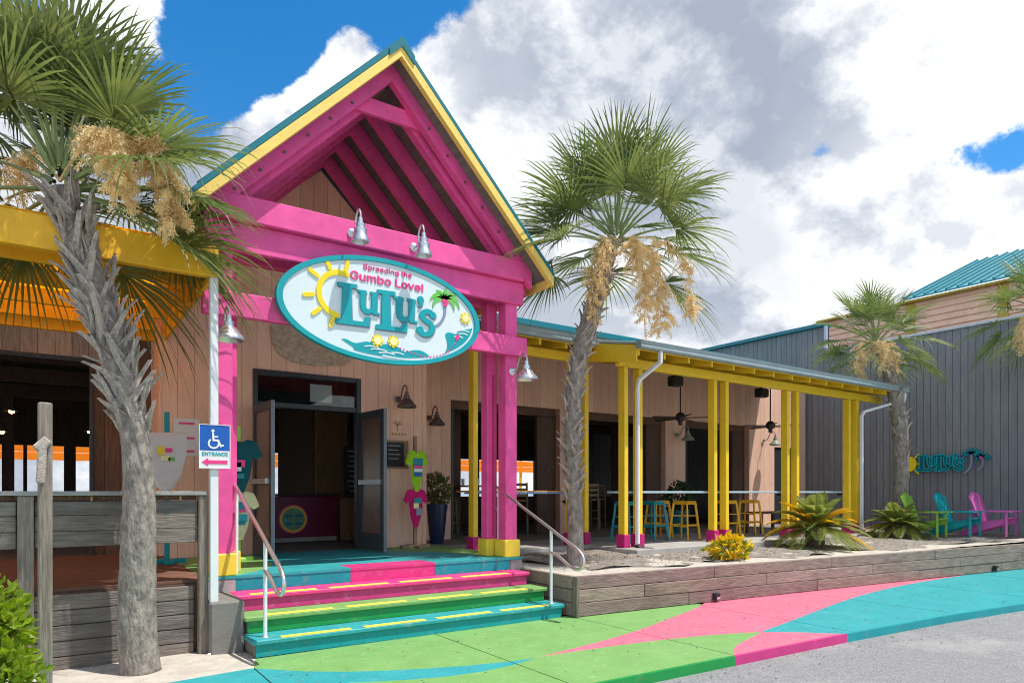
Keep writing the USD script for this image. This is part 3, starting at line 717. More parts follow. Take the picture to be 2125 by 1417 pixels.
part(rb, 'side_door', box(17.05, 17.93, YV + 0.03, YV + 0.08, 0.60, 2.81, 0.006), FRAME)
part(rb, 'roof_fascia', box(5.2, 18.5, 11.42, 11.60, 5.052, 5.17, 0.01), TEALROOF)
part(rb, 'roof', box(-6, 18.4, 11.61, 24, 5.06, 5.18, 0.01), TEALROOF)
# interior: floor, ceiling, back wall with openings to the water
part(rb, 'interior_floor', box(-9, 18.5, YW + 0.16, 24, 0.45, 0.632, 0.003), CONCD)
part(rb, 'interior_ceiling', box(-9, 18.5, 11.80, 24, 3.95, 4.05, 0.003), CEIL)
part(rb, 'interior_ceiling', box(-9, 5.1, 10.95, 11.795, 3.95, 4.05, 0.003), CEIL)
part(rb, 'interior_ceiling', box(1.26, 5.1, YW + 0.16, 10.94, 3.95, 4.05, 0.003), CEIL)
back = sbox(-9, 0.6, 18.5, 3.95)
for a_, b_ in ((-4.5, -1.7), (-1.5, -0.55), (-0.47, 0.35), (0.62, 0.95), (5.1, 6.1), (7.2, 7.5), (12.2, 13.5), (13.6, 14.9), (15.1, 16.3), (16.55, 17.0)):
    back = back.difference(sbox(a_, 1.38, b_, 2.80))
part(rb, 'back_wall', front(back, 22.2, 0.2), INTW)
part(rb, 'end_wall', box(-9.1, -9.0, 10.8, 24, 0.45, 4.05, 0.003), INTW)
for x, y in ((0.9, 15.5), (5.9, 15), (7.5, 13.2), (12.2, 16), (15.5, 16.5), (-0.75, 19)):
    part(rb, 'interior_post', box(x - 0.11, x + 0.11, y - 0.11, y + 0.11, 0.633, 3.945, 0.01), WOODB[2])
for y in (13.5, 16.0, 18.5, 21):
    part(rb, 'ceiling_beam', box(-8.9, 18.4, y - 0.07, y + 0.07, 3.66, 3.945, 0.01), WOODB[2])
part(rb, 'bar_back', box(5.3, 12.0, 17.0, 17.3, 0.634, 1.38, 0.01), WOODB[0])
part(rb, 'bar_back', box(12.2, 18.0, 18.0, 18.3, 0.634, 1.40, 0.01), WOODB[0])
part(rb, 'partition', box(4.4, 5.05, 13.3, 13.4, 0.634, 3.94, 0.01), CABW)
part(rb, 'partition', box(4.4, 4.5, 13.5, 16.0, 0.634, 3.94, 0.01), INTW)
# entrance door set
df = part(rb, 'door_frame', cat(box(2.432, 2.50, YW - 0.03, YW + 0.10, FL, 3.338, 0.005), box(4.0, 4.068, YW - 0.03, YW + 0.10, FL, 3.338, 0.005), box(2.505, 3.995, YW - 0.03, YW + 0.10, 3.27, 3.338, 0.005), box(2.505, 3.995, YW - 0.03, YW + 0.10, 2.80, 2.875, 0.005)), FRAME)
part(df, 'transom_pane', box(2.503, 3.997, YW + 0.03, YW + 0.038, 2.88, 3.265, 0.001), glassmat())
part(rb, 'transom_white_panel', box(3.28, 3.62, YW + 0.05, YW + 0.055, 2.93, 3.2, 0.001), PAPER, label='white panel behind the glass above the door')  # plain white rectangle set behind the transom pane
for hx, ex, s in ((2.47, 2.51, 1), (4.06, 4.13, -1)):
    dv = np.array([ex - hx, -0.84, 0]); dv /= np.linalg.norm(dv)
    o = np.array([hx, YW - 0.04, FL + 0.012])
    wdt, hgt = 0.82, 2.12
    fr = sbox(0, 0, wdt, hgt).difference(sbox(0.10, 0.26, wdt - 0.11, hgt - 0.11))
    m = place(extrude(fr, 0.045), o, dv, (0, 0, 1))
    lf = part(rb, 'door_leaf', m, FRAME, label='left open glass door leaf' if s > 0 else 'right open glass door leaf')
    part(lf, 'pane', place(extrude(sbox(0.10, 0.26, wdt - 0.11, hgt - 0.11), 0.008), o + np.cross(dv, [0, 0, 1]) * 0.018, dv, (0, 0, 1)), mat('bronze_tinted_pane', (0.16, 0.105, 0.085), 0.12, 0.25, 2, spec=0.5))
    part(lf, 'push_bar', place(extrude(sbox(0.09, 1.0, wdt - 0.09, 1.07), 0.05), o + np.cross(dv, [0, 0, 1]) * 0.046, dv, (0, 0, 1)), METAL)
    part(lf, 'edge_strip', place(extrude(sbox(wdt + 0.001, 0, wdt + 0.012, hgt), 0.05), o, dv, (0, 0, 1)), LEAFGRAY)

# reception desk, cabinet and menu board inside the doors
rd = thing('reception_desk', 'maroon reception desk with a round emblem, seen through the entrance door', 'desk', (3.6, 12.3, FL))
part(rd, 'front_panel', box(3.1, 4.45, 12.2, 12.26, FL + 0.08, 1.48, 0.01), MAROON)
part(rd, 'desk_top', box(3.05, 4.48, 12.15, 12.8, 1.482, 1.52, 0.01), BLACK)
part(rd, 'kick_board', box(3.12, 4.43, 12.21, 12.25, FL, FL + 0.078, 0.004), CONC)
for r_, m_, d_ in ((0.26, SIGNP, 0.006), (0.235, SIGNY, 0.010), (0.20, mat('emblem_green', (0.16, 0.36, 0.22), 0.5), 0.014)):
    part(rd, 'emblem_disc', front(Point(3.62, 1.07).buffer(r_, 16), 12.197, d_), m_)
for z in (1.13, 0.99):
    for x in (3.53, 3.71):
        part(rd, 'emblem_mark', front(ellipse(x, z, 0.07, 0.03, 16), 12.182, 0.003), SIGNTD)
cb = thing('wood_cabinet', 'brown wood cabinet under the chalk menu inside the doorway', 'cabinet', (4.72, 12.0, FL))
part(cb, 'body', box(4.52, 5.09, 11.9, 12.3, FL, 1.45, 0.01), CABW)
for x in (4.54, 4.82):
    d_ = part(cb, 'door', box(x, x + 0.26, 11.885, 11.899, FL + 0.06, 1.40, 0.004), CABW)
    part(d_, 'knob', lathe([(0.0, 0), (0.015, 0), (0.018, 0.02), (0, 0.025)], n=8).apply_transform(trimesh.transformations.compose_matrix(angles=(math.pi / 2, 0, 0), translate=(x + 0.13, 11.884, 1.1))), METAL)
mb = thing('menu_board', 'tall black chalk menu board standing inside the doorway', 'menu board', (4.85, 12.35, 1.45))
part(mb, 'board', box(4.60, 5.10, 12.32, 12.35, 1.46, 2.42, 0.006), CHALK)
for k in range(9):
    part(mb, 'chalk_line', box(4.67 + 0.03 * (k % 3), 5.02 - 0.05 * ((k * 7) % 3), 12.314, 12.319, 2.32 - k * 0.095, 2.345 - k * 0.095, 0.001), CHALKT)

# things on and by the entrance wall
pq = single('wall_plaque', front(Polygon([(2.70, 3.98), (3.95, 3.98), (3.90, 3.66), (3.78, 3.55), (3.3, 3.50), (3.0, 3.52), (2.82, 3.60), (2.72, 3.75)]).buffer(0.05).buffer(-0.02), YW - 0.004, 0.045), TAN, 'weathered tan plaque with rounded corners on the salmon wall behind the oval sign', 'plaque')
cbd = thing('chalkboard', 'small black chalkboard in a wooden frame on the wall right of the door', 'chalkboard', (4.68, YW - 0.03, 1.96))
part(cbd, 'slate', box(4.49, 4.80, YW - 0.03, YW - 0.012, 1.97, 2.36, 0.003), CHALK)
part(cbd, 'frame', front(sbox(4.46, 1.94, 4.88, 2.39).difference(sbox(4.49, 1.97, 4.80, 2.36)), YW - 0.005, 0.035), WOODS)
for k in range(4):
    part(cbd, 'chalk_line', box(4.53, 4.74 - 0.03 * (k % 2), YW - 0.033, YW - 0.0305, 2.30 - k * 0.07, 2.315 - k * 0.07, 0.0005), CHALKT)
gl = thing('gold_emblem', 'small gold palm emblem and lettering on the wall above the chalkboard', 'emblem', (4.72, YW, 2.47))
for k, a_ in enumerate((20, 60, 110, 150)):
    part(gl, 'palm_leaf', front(affinity.rotate(ellipse(4.70 + 0.045 * math.cos(math.radians(a_)), 2.65 + 0.03 * math.sin(math.radians(a_)), 0.05, 0.011, 16), a_), YW - 0.004, 0.006), GOLD)
part(gl, 'palm_trunk', front(sbox(4.692, 2.55, 4.706, 2.65), YW - 0.004, 0.006), GOLD)
part(gl, 'base_line', front(unary_union([Point(4.62 + 0.055 * k, 2.50).buffer(0.02, 4) for k in range(5)]), YW - 0.004, 0.006), GOLD)
nt = thing('paper_notice', 'white paper notice with pink lines on the salmon wall beside the sign pole', 'notice', (1.57, YW, 2.0))
part(nt, 'sheet', box(1.40, 1.72, YW - 0.012, YW - 0.004, 2.05, 2.56, 0.001), PAPER)
for z in (2.48, 2.28, 2.10):
    part(nt, 'printed_line', box(1.46, 1.66, YW - 0.0145, YW - 0.0122, z, z + 0.03, 0.0005), SIGNP)


# ================================================================== T-SHIRTS
def shirt_shape(cx, zt, w, h, taper=0.35):
    """Outline of a hanging shirt: shoulders and sleeves at the top, pulled together at the hem."""
    W = w / 2
    pts = [(-0.16 * w, 0), (-W * 0.72, -0.04 * h), (-W, -0.30 * h), (-W * 0.72, -0.37 * h), (-W * 0.56, -0.27 * h), (-W * 0.50, -0.5 * h), (-W * 0.42, -0.72 * h), (-W * taper * 0.72, -0.9 * h), (-W * taper * 0.5, -h),
           (W * taper * 0.5, -h), (W * taper * 0.72, -0.9 * h), (W * 0.42, -0.72 * h), (W * 0.50, -0.5 * h), (W * 0.56, -0.27 * h), (W * 0.72, -0.37 * h), (W, -0.30 * h), (W * 0.72, -0.04 * h), (0.16 * w, 0), (0.07 * w, -0.05 * h), (-0.07 * w, -0.05 * h)]
    return Polygon([(cx + a, zt + b) for a, b in pts]).buffer(0.012).buffer(-0.006)


def pillow(poly, y, thick, seed, step=0.025, fold=0.012):
    import shapely
    x0, z0, x1, z1 = poly.bounds
    gx, gz = np.meshgrid(np.arange(x0, x1, step), np.arange(z0, z1, step))
    pts = np.stack([gx.ravel(), gz.ravel()], 1)
    pts = pts[shapely.contains_xy(poly.buffer(-step * 0.5), pts[:, 0], pts[:, 1])]
    ring = poly.exterior
    b = np.array([ring.interpolate(s).coords[0] for s in np.arange(0, ring.length, step)])
    P = np.vstack([pts, b]); tri = Delaunay(P).simplices
    ce = P[tri].mean(1); tri = tri[shapely.contains_xy(poly, ce[:, 0], ce[:, 1])]
    dist = np.array([ring.distance(Point(q)) for q in P])
    t = thick * np.sqrt(np.clip(dist / 0.09, 0, 1))
    zz = (P[:, 1] - z0) / (z1 - z0)
    f = fold * (meshkit.noise(np.c_[P[:, 0] * 22, P[:, 1] * 5, np.zeros(len(P))], seed) - 0.5) * 2 * (1.3 - zz) * np.clip(dist / 0.02, 0, 1)
    V = np.vstack([np.c_[P[:, 0], y - t - f, P[:, 1]], np.c_[P[:, 0], y + t * 0.6, P[:, 1]]]); n = len(P)
    a, bb = P[tri[:, 1]] - P[tri[:, 0]], P[tri[:, 2]] - P[tri[:, 0]]
    flip = a[:, 0] * bb[:, 1] - a[:, 1] * bb[:, 0] < 0
    tri[flip] = tri[flip][:, ::-1]
    return trimesh.Trimesh(V, np.vstack([tri, tri[:, ::-1] + n]), process=False)


def shirt(name_label, cx, y, zt, w, h, m_, prints, seed):
    o = thing('t_shirt', name_label, 't-shirt', (cx, y, zt - h), group='t-shirts on display stands')
    part(o, 'cloth', pillow(shirt_shape(cx, zt, w, h), y, 0.035, seed), m_, smooth=True)
    for x0, x1, z0, z1, pm in prints:
        part(o, 'print', front(sbox(cx + x0 * w, zt - z1 * h, cx + x1 * w, zt - z0 * h).buffer(0.006), y - 0.044, 0.004), pm)
    return o


def stand(label, x, y, z0, z1, m_, base_m, bw=0.4):
    o = thing('display_stand', label, 'stand', (x, y, z0))
    part(o, 'pole', box(x - 0.028, x + 0.028, y + 0.05, y + 0.10, z0 + 0.04, z1, 0.005), m_)
    part(o, 'base', cat(box(x - bw / 2, x + bw / 2, y + 0.02, y + 0.12, z0, z0 + 0.05, 0.006), box(x - 0.05, x + 0.05, y - 0.16, y + 0.3, z0, z0 + 0.045, 0.006)), base_m)
    part(o, 'hanger_bar', box(x - 0.20, x + 0.20, y + 0.02, y + 0.05, z1 - 0.33, z1 - 0.30, 0.005), m_)


stand('brown wooden post stand right of the door carrying two shirts', 4.86, 9.75, FL, 2.45, WOODS, WOODS, 0.5)
shirt('lime green t-shirt with blue print on the wooden stand', 4.86, 9.76, 2.22, 0.40, 0.66, SH_LIME, [(-0.19, 0.19, 0.2, 0.36, SIGNTD), (-0.18, 0.18, 0.37, 0.43, SIGNP), (-0.17, 0.17, 0.44, 0.52, SIGNW), (-0.16, 0.16, 0.53, 0.62, BLUE)], 1)
shirt('raspberry pink t-shirt below the lime one on the wooden stand', 4.84, 9.76, 1.60, 0.43, 0.60, SH_PINK, [(-0.10, 0.17, 0.24, 0.36, SIGNTD), (-0.12, 0.06, 0.37, 0.5, SIGNYP), (-0.02, 0.17, 0.51, 0.68, SIGNGR)], 2)
stand('lime green stick stand left of the door carrying two shirts', 2.05, 9.25, FL, 2.42, LIME, LIME, 0.36)
shirt('dark teal t-shirt with pink flower print beside the left pink post', 2.06, 9.26, 2.24, 0.56, 0.68, SH_TEAL, [(-0.10, 0.08, 0.40, 0.52, SIGNP), (-0.14, 0.0, 0.45, 0.60, SIGNW), (-0.2, 0.06, 0.66, 0.74, SIGNTD)], 3)
shirt('cream yellow t-shirt with teal print below the dark teal one', 2.05, 9.26, 1.56, 0.50, 0.62, SH_CREAM, [(-0.20, 0.12, 0.22, 0.36, SIGNTD), (-0.18, 0.14, 0.38, 0.42, SIGNP), (-0.17, 0.17, 0.48, 0.62, SIGNT), (-0.15, 0.12, 0.63, 0.68, SIGNTD)], 4)
stand('teal stick stand on the deck behind the plank railing', 1.18, 9.0, 0.70, 2.52, TEALC, TEALC, 0.42)
ws = thing('t_shirt', 'white t-shirt with small colourful print hanging above the deck railing', 't-shirt', (1.16, 9.0, 1.55), group='t-shirts on display stands')
part(ws, 'cloth', pillow(Polygon([(0.92, 2.25), (1.38, 2.27), (1.37, 2.0), (1.31, 1.75), (1.22, 1.60), (1.15, 1.57), (1.07, 1.62), (1.0, 1.78), (0.97, 2.02), (0.90, 2.03)]).buffer(0.01), 9.0, 0.03, 5), SH_WHITE, smooth=True)
for x0, x1, z0, z1, pm in ((1.06, 1.14, 2.0, 2.1, SIGNY), (1.15, 1.22, 2.03, 2.08, SIGNP), (1.10, 1.2, 1.93, 1.99, SIGNYP), (1.18, 1.25, 1.93, 1.97, SIGNG)):
    part(ws, 'print', front(sbox(x0, z0, x1, z1), 8.963, 0.004), pm)


# ================================================================== OVAL SIGN
def slab_L(h):
    return unary_union([Polygon([(0.10, 0), (0.36, 0), (0.33, 1), (0.13, 1)]), Polygon([(0.0, 1.02), (0.47, 1.04), (0.46, 0.93), (0.01, 0.92)]), Polygon([(-0.04, -0.02), (0.78, 0.0), (0.80, 0.26), (0.70, 0.25), (0.62, 0.11), (-0.03, 0.10)])])


def slab_u():
    out = unary_union([Polygon([(0.07, 0.72), (0.27, 0.72), (0.25, 0.25), (0.30, 0.14), (0.40, 0.14), (0.47, 0.22), (0.47, 0.72), (0.67, 0.72), (0.65, 0.06), (0.74, 0.06), (0.74, -0.02), (0.50, -0.02), (0.48, 0.05), (0.36, -0.04), (0.22, -0.03), (0.10, 0.08), (0.07, 0.25)]),
                       sbox(-0.02, 0.66, 0.29, 0.75), sbox(0.42, 0.66, 0.69, 0.75)])
    return out


def slab_s():
    p = [(0.46, 0.60), (0.36, 0.68), (0.20, 0.66), (0.12, 0.55), (0.20, 0.43), (0.36, 0.35), (0.45, 0.22), (0.38, 0.06), (0.22, -0.01), (0.06, 0.06)]
    return unary_union([LineString(smoothline(p, 40)).buffer(0.075), Point(0.46, 0.60).buffer(0.10), Point(0.06, 0.10).buffer(0.11)])


def apost():
    return unary_union([Point(0.10, 0.95).buffer(0.11), Polygon([(0.20, 0.95), (0.16, 0.74), (0.02, 0.66), (0.06, 0.78), (0.02, 0.88)])])


def fit(g, x0, x1, z0, z1):
    a0, b0, a1, b1 = g.bounds
    return affinity.translate(affinity.scale(g, (x1 - x0) / (a1 - a0), (z1 - z0) / (b1 - b0), origin=(a0, b0)), x0 - a0, z0 - b0)


def word(s):
    """The five letters and apostrophe of the sign, bouncing: list of (name, shape), about 1.3 wide at s = 1."""
    out = []
    for nm, g, b in (('letter', slab_L(1), (-0.636, -0.215, -0.284, 0.20)), ('letter', slab_u(), (-0.37, -0.10, -0.125, 0.145)), ('letter', slab_L(1), (-0.145, 0.265, -0.285, 0.195)), ('letter', slab_u(), (0.085, 0.395, -0.155, 0.145)), ('apostrophe', apost(), (0.405, 0.485, 0.055, 0.20)), ('letter', slab_s(), (0.385, 0.66, -0.295, 0.055))):
        out.append((nm, affinity.scale(fit(g, *b), s, s, origin=(0, 0))))
    return out


def palm_logo(cx, cz, s):
    lv = []
    for a_, l_, dr in ((165, 0.9, -0.35), (125, 0.85, -0.05), (80, 0.75, 0.1), (35, 0.9, -0.05), (5, 0.95, -0.45), (-30, 0.7, -0.3), (200, 0.75, -0.4)):
        e = np.array([math.cos(math.radians(a_)), math.sin(math.radians(a_)) * 0.7]) * l_
        p = [np.zeros(2), e * 0.5 + [0, 0.12], e + [0, dr]]
        sp = np.array(spline([tuple(q) for q in p], 9)); w = 0.14 * np.sin(np.linspace(0.15, 1, 9) * np.pi) + 0.01
        d_ = np.gradient(sp, axis=0); nn = np.c_[-d_[:, 1], d_[:, 0]] / np.linalg.norm(d_, axis=1)[:, None]
        lv.append(affinity.translate(affinity.scale(Polygon(np.vstack([sp + nn * w[:, None], (sp - nn * w[:, None] * 0.6)[::-1]])).buffer(0), s, s, origin=(0, 0)), cx, cz))
    tr = [(0, 0), (0.05, -0.5), (0.0, -1.0), (-0.25, -1.5), (-0.55, -1.75)]
    trunk = LineString(smoothline([(cx + s * a_, cz + s * b_) for a_, b_ in tr], 14)).buffer(0.085 * s)
    return lv, trunk


sg = thing('oval_sign', 'big white oval restaurant sign with teal rim, sun and palm, hung on pink beams', 'sign', (3.34, 7.5, 3.1))
SX, SZ, SY = 3.345, 3.775, 7.585
ea, eb = 1.30, 0.625


def oval(a, b):
    return ellipse(SX, SZ - 0.055, a, b, 96)


part(sg, 'backboard', front(oval(ea, eb), SY, 0.05), SIGNT)
part(sg, 'rim', front(oval(ea, eb).difference(oval(ea - 0.07, eb - 0.05)), SY - 0.0505, 0.025), SIGNT, smooth=30)
face = oval(ea - 0.072, eb - 0.052)
part(sg, 'face', front(face, SY - 0.0505, 0.006), SIGNW)
FY = SY - 0.0570


def onsign(name, g, m_, d=0.008, lift=0.0):
    g = affinity.translate(g, SX, SZ).intersection(face.buffer(0.015))
    part(sg, name, front(g, FY - lift, d), m_)


seaw = Polygon(smoothline([(-0.56, -0.455), (-0.48, -0.455), (-0.40, -0.48), (-0.28, -0.45), (-0.10, -0.455), (0.06, -0.44), (0.20, -0.50)], 24)
               + smoothline([(0.24, -0.51), (0.34, -0.48), (0.46, -0.47), (0.54, -0.50), (0.60, -0.545)], 14)
               + smoothline([(0.70, -0.535), (0.79, -0.46), (0.83, -0.36), (0.81, -0.27), (0.80, -0.22), (0.88, -0.19), (0.95, -0.20), (1.02, -0.15), (1.10, -0.12), (1.25, -0.01)], 24)
               + [(1.4, -0.2), (1.2, -0.8), (-0.3, -0.8), (-0.42, -0.53)]).buffer(0)
onsign('sea_print', seaw.intersection(affinity.translate(oval(ea - 0.10, eb - 0.085), -SX, -SZ)).buffer(0), SIGNT, 0.004)
onsign('sea_line', LineString(smoothline([(-0.05, -0.585), (0.30, -0.60), (0.62, -0.575)], 20)).buffer(0.008), SIGNW, 0.004, 0.0045)
for x0, x1, z_ in ((-0.28, -0.10, -0.505), (-0.2, 0.0, -0.53), (0.05, 0.22, -0.545), (0.98, 1.15, -0.15), (1.0, 1.12, -0.19), (0.93, 1.05, -0.235), (-0.1, 0.1, -0.56)):
    onsign('foam_line', LineString(smoothline([(x0, z_), ((x0 + x1) / 2, z_ + 0.012), (x1, z_)], 8)).buffer(0.007), SIGNW, 0.004, 0.0045)
for px_i, pz_i in spline([(0.18, -0.475), (0.35, -0.515), (0.55, -0.535), (0.72, -0.50), (0.87, -0.41), (0.96, -0.28)], 20):
    onsign('dotted_line', Point(px_i, pz_i).buffer(0.010, 4), SIGNP, 0.004, 0.0045)
onsign('sun_arc', LineString(arc(-0.575, 0.055, 0.25, 72, 262, 30)).buffer(0.030), SIGNY, 0.014)
for a_ in (78, 112, 146, 190, 222, 254):
    c_, s_ = math.cos(math.radians(a_)), math.sin(math.radians(a_))
    onsign('sun_ray', LineString([(-0.575 + c_ * 0.325, 0.055 + s_ * 0.30), (-0.575 + c_ * 0.42, 0.055 + s_ * 0.39)]).buffer(0.024), SIGNY, 0.014)
for nm, g in word(1.0):
    onsign('letter_shade', affinity.translate(g, 0.014, -0.012), SIGNGR, 0.010)
    onsign(nm, g, SIGNT, 0.024)
lv, tk = palm_logo(0.785, 0.215, 0.235)
onsign('palm_trunk', affinity.scale(tk, 0.9, 0.85, origin=(0.785, 0.215)), SIGNGR, 0.008)
for g in lv:
    onsign('palm_leaf', g, SIGNG, 0.010)
onsign('palm_fruit', unary_union([Point(0.775 + dx, 0.195 + dz).buffer(0.024, 6) for dx, dz in ((0, 0), (0.045, -0.005), (0.02, -0.045))]), SIGNP, 0.006, 0.011)
for x, z in ((-0.12, -0.42), (0.085, -0.405), (1.09, 0.02)):
    onsign('flower_disc', Point(x, z).buffer(0.048, 8), SIGNYP, 0.012, 0.005)
    onsign('flower_petals', unary_union([Point(x + 0.058 * math.cos(q), z + 0.058 * math.sin(q)).buffer(0.018, 4) for q in np.arange(0, 6.2, 0.785)]), SIGNY, 0.008, 0.005)
onsign('flag', Polygon([(0.95, -0.22), (1.0, -0.20), (0.99, -0.27), (0.945, -0.275)]), SIGNP, 0.006, 0.005)
for txt, hgt, x, z, bold, wd in (('Spreading the', 0.058, -0.30, 0.405, False, 0.63), ('Gumbo Love!', 0.092, -0.465, 0.262, True, 0.955)):
    tm = meshkit.text_mesh(txt, hgt, 0.010, bold)
    tm.apply_scale([wd / tm.bounds[1][0], 1, 1])
    for gm in tm.split(only_watertight=False):
        part(sg, 'letter', place(gm, (SX + x, FY, SZ + z), (1, 0, 0), (0, 0, 1)), SIGNP)
part(sg, 'mounting_bar', box(2.6, 4.1, SY + 0.002, SY + 0.012, 3.50, 3.56, 0.002), DARKM)


# ================================================================== LAMPS
def gooseneck(label, mount, reach, m_, rise=0.20, sr=0.155, sh=0.13, glow=False):
    """Barn lamp on a wall: plate, arm rising and curling outwards, stepped shade."""
    x, y, z = mount
    o = thing('gooseneck_lamp', label, 'lamp', (x, y, z), group=None)
    part(o, 'wall_plate', lathe([(0, 0), (0.05, 0), (0.055, 0.012), (0.03, 0.03), (0, 0.032)], n=14).apply_transform(trimesh.transformations.compose_matrix(angles=(math.pi / 2, 0, 0), translate=(x, y, z))), m_)
    arm = spline([(x, y - 0.02, z), (x, y - 0.10, z + 0.01), (x, y - reach * 0.55, z + rise * 0.8), (x, y - reach * 0.82, z + rise), (x, y - reach, z + rise * 0.75), (x, y - reach, z + rise * 0.35)], 26)
    part(o, 'arm', tube(arm, 0.012, 8), m_, smooth=40)
    cz = z + rise * 0.35
    prof = [(0.0, cz + 0.03), (0.028, cz + 0.025), (0.032, cz - 0.03), (0.052, cz - 0.04), (0.052, cz - 0.09), (0.075, cz - 0.105), (sr * 0.72, cz - 0.10 - sh * 0.42), (sr * 0.98, cz - 0.10 - sh * 0.75), (sr, cz - 0.10 - sh), (sr - 0.006, cz - 0.10 - sh), (sr * 0.70, cz - 0.108 - sh * 0.42), (0.04, cz - 0.11)]
    part(o, 'shade', lathe(prof, (x, y - reach, 0), 26), m_, smooth=40)
    part(o, 'bulb', trimesh.creation.icosphere(1, 0.038).apply_translation((x, y - reach, cz - 0.16)), SHADE_W, smooth=True)


gooseneck('silver barn lamp on the left pink post', (1.52, 7.69, 3.27), 0.36, METAL)
gooseneck('left of two silver barn lamps on the pink beam above the oval sign', (2.92, 7.551, 4.57), 0.26, METAL, 0.21, 0.10, 0.15)
gooseneck('right of two silver barn lamps on the pink beam above the oval sign', (3.72, 7.551, 4.57), 0.26, METAL, 0.21, 0.10, 0.15)
gooseneck('silver barn lamp on the right pink post below the beam end', (5.285, 7.69, 3.22), 0.34, METAL)
gooseneck('dark barn lamp on the salmon wall right of the door', (4.70, 10.12, 3.06), 0.32, BRONZE)
gooseneck('dark barn lamp past the wall corner by the navy planter', (6.02, 11.57, 2.97), 0.32, BRONZE)
gooseneck('pale barn lamp on the veranda wall between two open bays', (12.95, 11.57, 2.98), 0.36, mat('verdigris_metal', (0.26, 0.30, 0.25), 0.5))
gooseneck('pale barn lamp on the veranda wall by the far door', (16.5, 11.57, 3.0), 0.36, mat('verdigris_metal', (0.26, 0.30, 0.25), 0.5))

# ================================================================== VERANDA
ve = thing('veranda', 'long yellow timber veranda with grey metal roof along the salmon wall', 'veranda', (11.5, 8.4, 0.6))
VF = 0.62
single('porch_floor', cat(box(5.46, 18.5, 9.02, 11.75, 0.30, VF, 0.01), box(7.86, 16.7, 7.86, 9.019, 0.30, VF, 0.012)), CONC, kind='structure')


def vpost(x, y, z1, label=None):
    p = part(ve, 'post', box(x - 0.045, x + 0.045, y, y + 0.15, VF, z1, 0.006), YEL)
    part(p, 'post_base', box(x - 0.07, x + 0.07, y - 0.025, y + 0.175, VF + 0.001, VF + 0.22, 0.008), PINKB)


for x in (8.0, 10.3, 12.6, 14.95):
    for dx in (0, 0.34):
        vpost(x + dx, 8.25, 3.66)
for x in (5.62, 5.95, 7.62, 7.95):
    vpost(x, 9.2, 3.86)
part(ve, 'footing', box(7.88, 8.14, 8.18, 8.46, 0.45, VF - 0.002, 0.01), TRIMW)
RSL = 0.20


def roofz(y):        # underside of the roof sheet
    return 4.02 + (y - 8.25) * RSL


part(ve, 'front_beam', box(7.86, 16.42, 8.27, 8.38, 3.665, 3.82, 0.008), YEL)
part(ve, 'front_beam', box(5.50, 7.85, 9.22, 9.33, 3.865, 4.02, 0.008), YEL)


def vraf(x, y0):
    g = Polygon([(-y0, roofz(y0)), (-11.56, roofz(11.56)), (-11.56, roofz(11.56) - 0.19), (-y0, roofz(y0) - 0.17)])
    part(ve, 'rafter', sideways(g, x + 0.022, 0.044), YEL)


for x in np.arange(7.9, 16.45, 0.605):
    vraf(x, 7.86)
for x in np.arange(5.55, 7.8, 0.55):
    vraf(x, 8.86)
# board closing the step between the two roof lengths
part(ve, 'rake_board', sideways(Polygon([(-7.86, roofz(7.86)), (-9.25, roofz(9.25)), (-9.25, roofz(9.25) - 0.34), (-7.86, roofz(7.86) - 0.28)]), 7.868, 0.03), YEL)
part(ve, 'sub_fascia', box(7.84, 16.44, 7.83, 7.857, roofz(7.86) - 0.085, roofz(7.86) + 0.01, 0.004), YEL)
part(ve, 'sub_fascia', box(5.50, 7.83, 8.83, 8.857, roofz(8.86) - 0.085, roofz(8.86) + 0.01, 0.004), YEL)
for x0, x1, y0 in ((7.82, 16.5, 7.80), (5.48, 7.818, 8.80)):
    g = Polygon([(-y0, roofz(y0) + 0.012), (-11.6, roofz(11.6) + 0.012), (-11.6, roofz(11.6) + 0.035), (-y0, roofz(y0) + 0.035)])
    part(ve, 'roof_sheet', sideways(g, x1, x1 - x0), mat('grey_roof_metal', (0.42, 0.46, 0.47), 0.4, 0.1, metal=0.3))
    g = Polygon([(-y0, roofz(y0) + 0.002), (-11.55, roofz(11.55) + 0.002), (-11.55, roofz(11.55) + 0.0115), (-y0, roofz(y0) + 0.0115)])
    part(ve, 'roof_decking', sideways(g, x1 - 0.02, x1 - x0 - 0.04), SOFFIT)
    for x in np.arange(x0 + 0.1, x1, 0.3):
        part(ve, 'roof_rib', beam((x, y0 - 0.02, roofz(y0) + 0.045), (x, 11.6, roofz(11.6) + 0.051), 0.04, 0.03, b=0.01), GUT)


def gutter(x0, x1, y, z):
    prof = Polygon([(0, 0), (-0.10, 0), (-0.115, 0.03), (-0.10, 0.07), (-0.13, 0.12), (-0.122, 0.122), (-0.09, 0.072), (-0.105, 0.03), (-0.095, 0.008), (-0.008, 0.008), (-0.008, 0.12), (0, 0.12)])
    g = Polygon([(-(y + a_), z + b_) for a_, b_ in prof.exterior.coords])
    return sideways(g, x1, x1 - x0)


part(ve, 'gutter', gutter(7.80, 16.55, 7.826, roofz(7.86) - 0.075), GUT)
part(ve, 'gutter', gutter(5.46, 7.79, 8.826, roofz(8.86) - 0.075), GUT)
part(ve, 'gutter_end', box(7.795, 7.80, 7.70, 7.826, roofz(7.86) - 0.075, roofz(7.86) + 0.045, 0.001), GUT)


def rtube(pts, w, d):
    pts = [np.array(p, float) for p in pts]
    return cat([beam(a_, b_, w, d, up=(1, 0.001, 0) if abs((b_ - a_)[2]) > 0.5 * np.linalg.norm(b_ - a_) else (0, 0, 1), b=0.012, ext=0.02) for a_, b_ in zip(pts[:-1], pts[1:])])


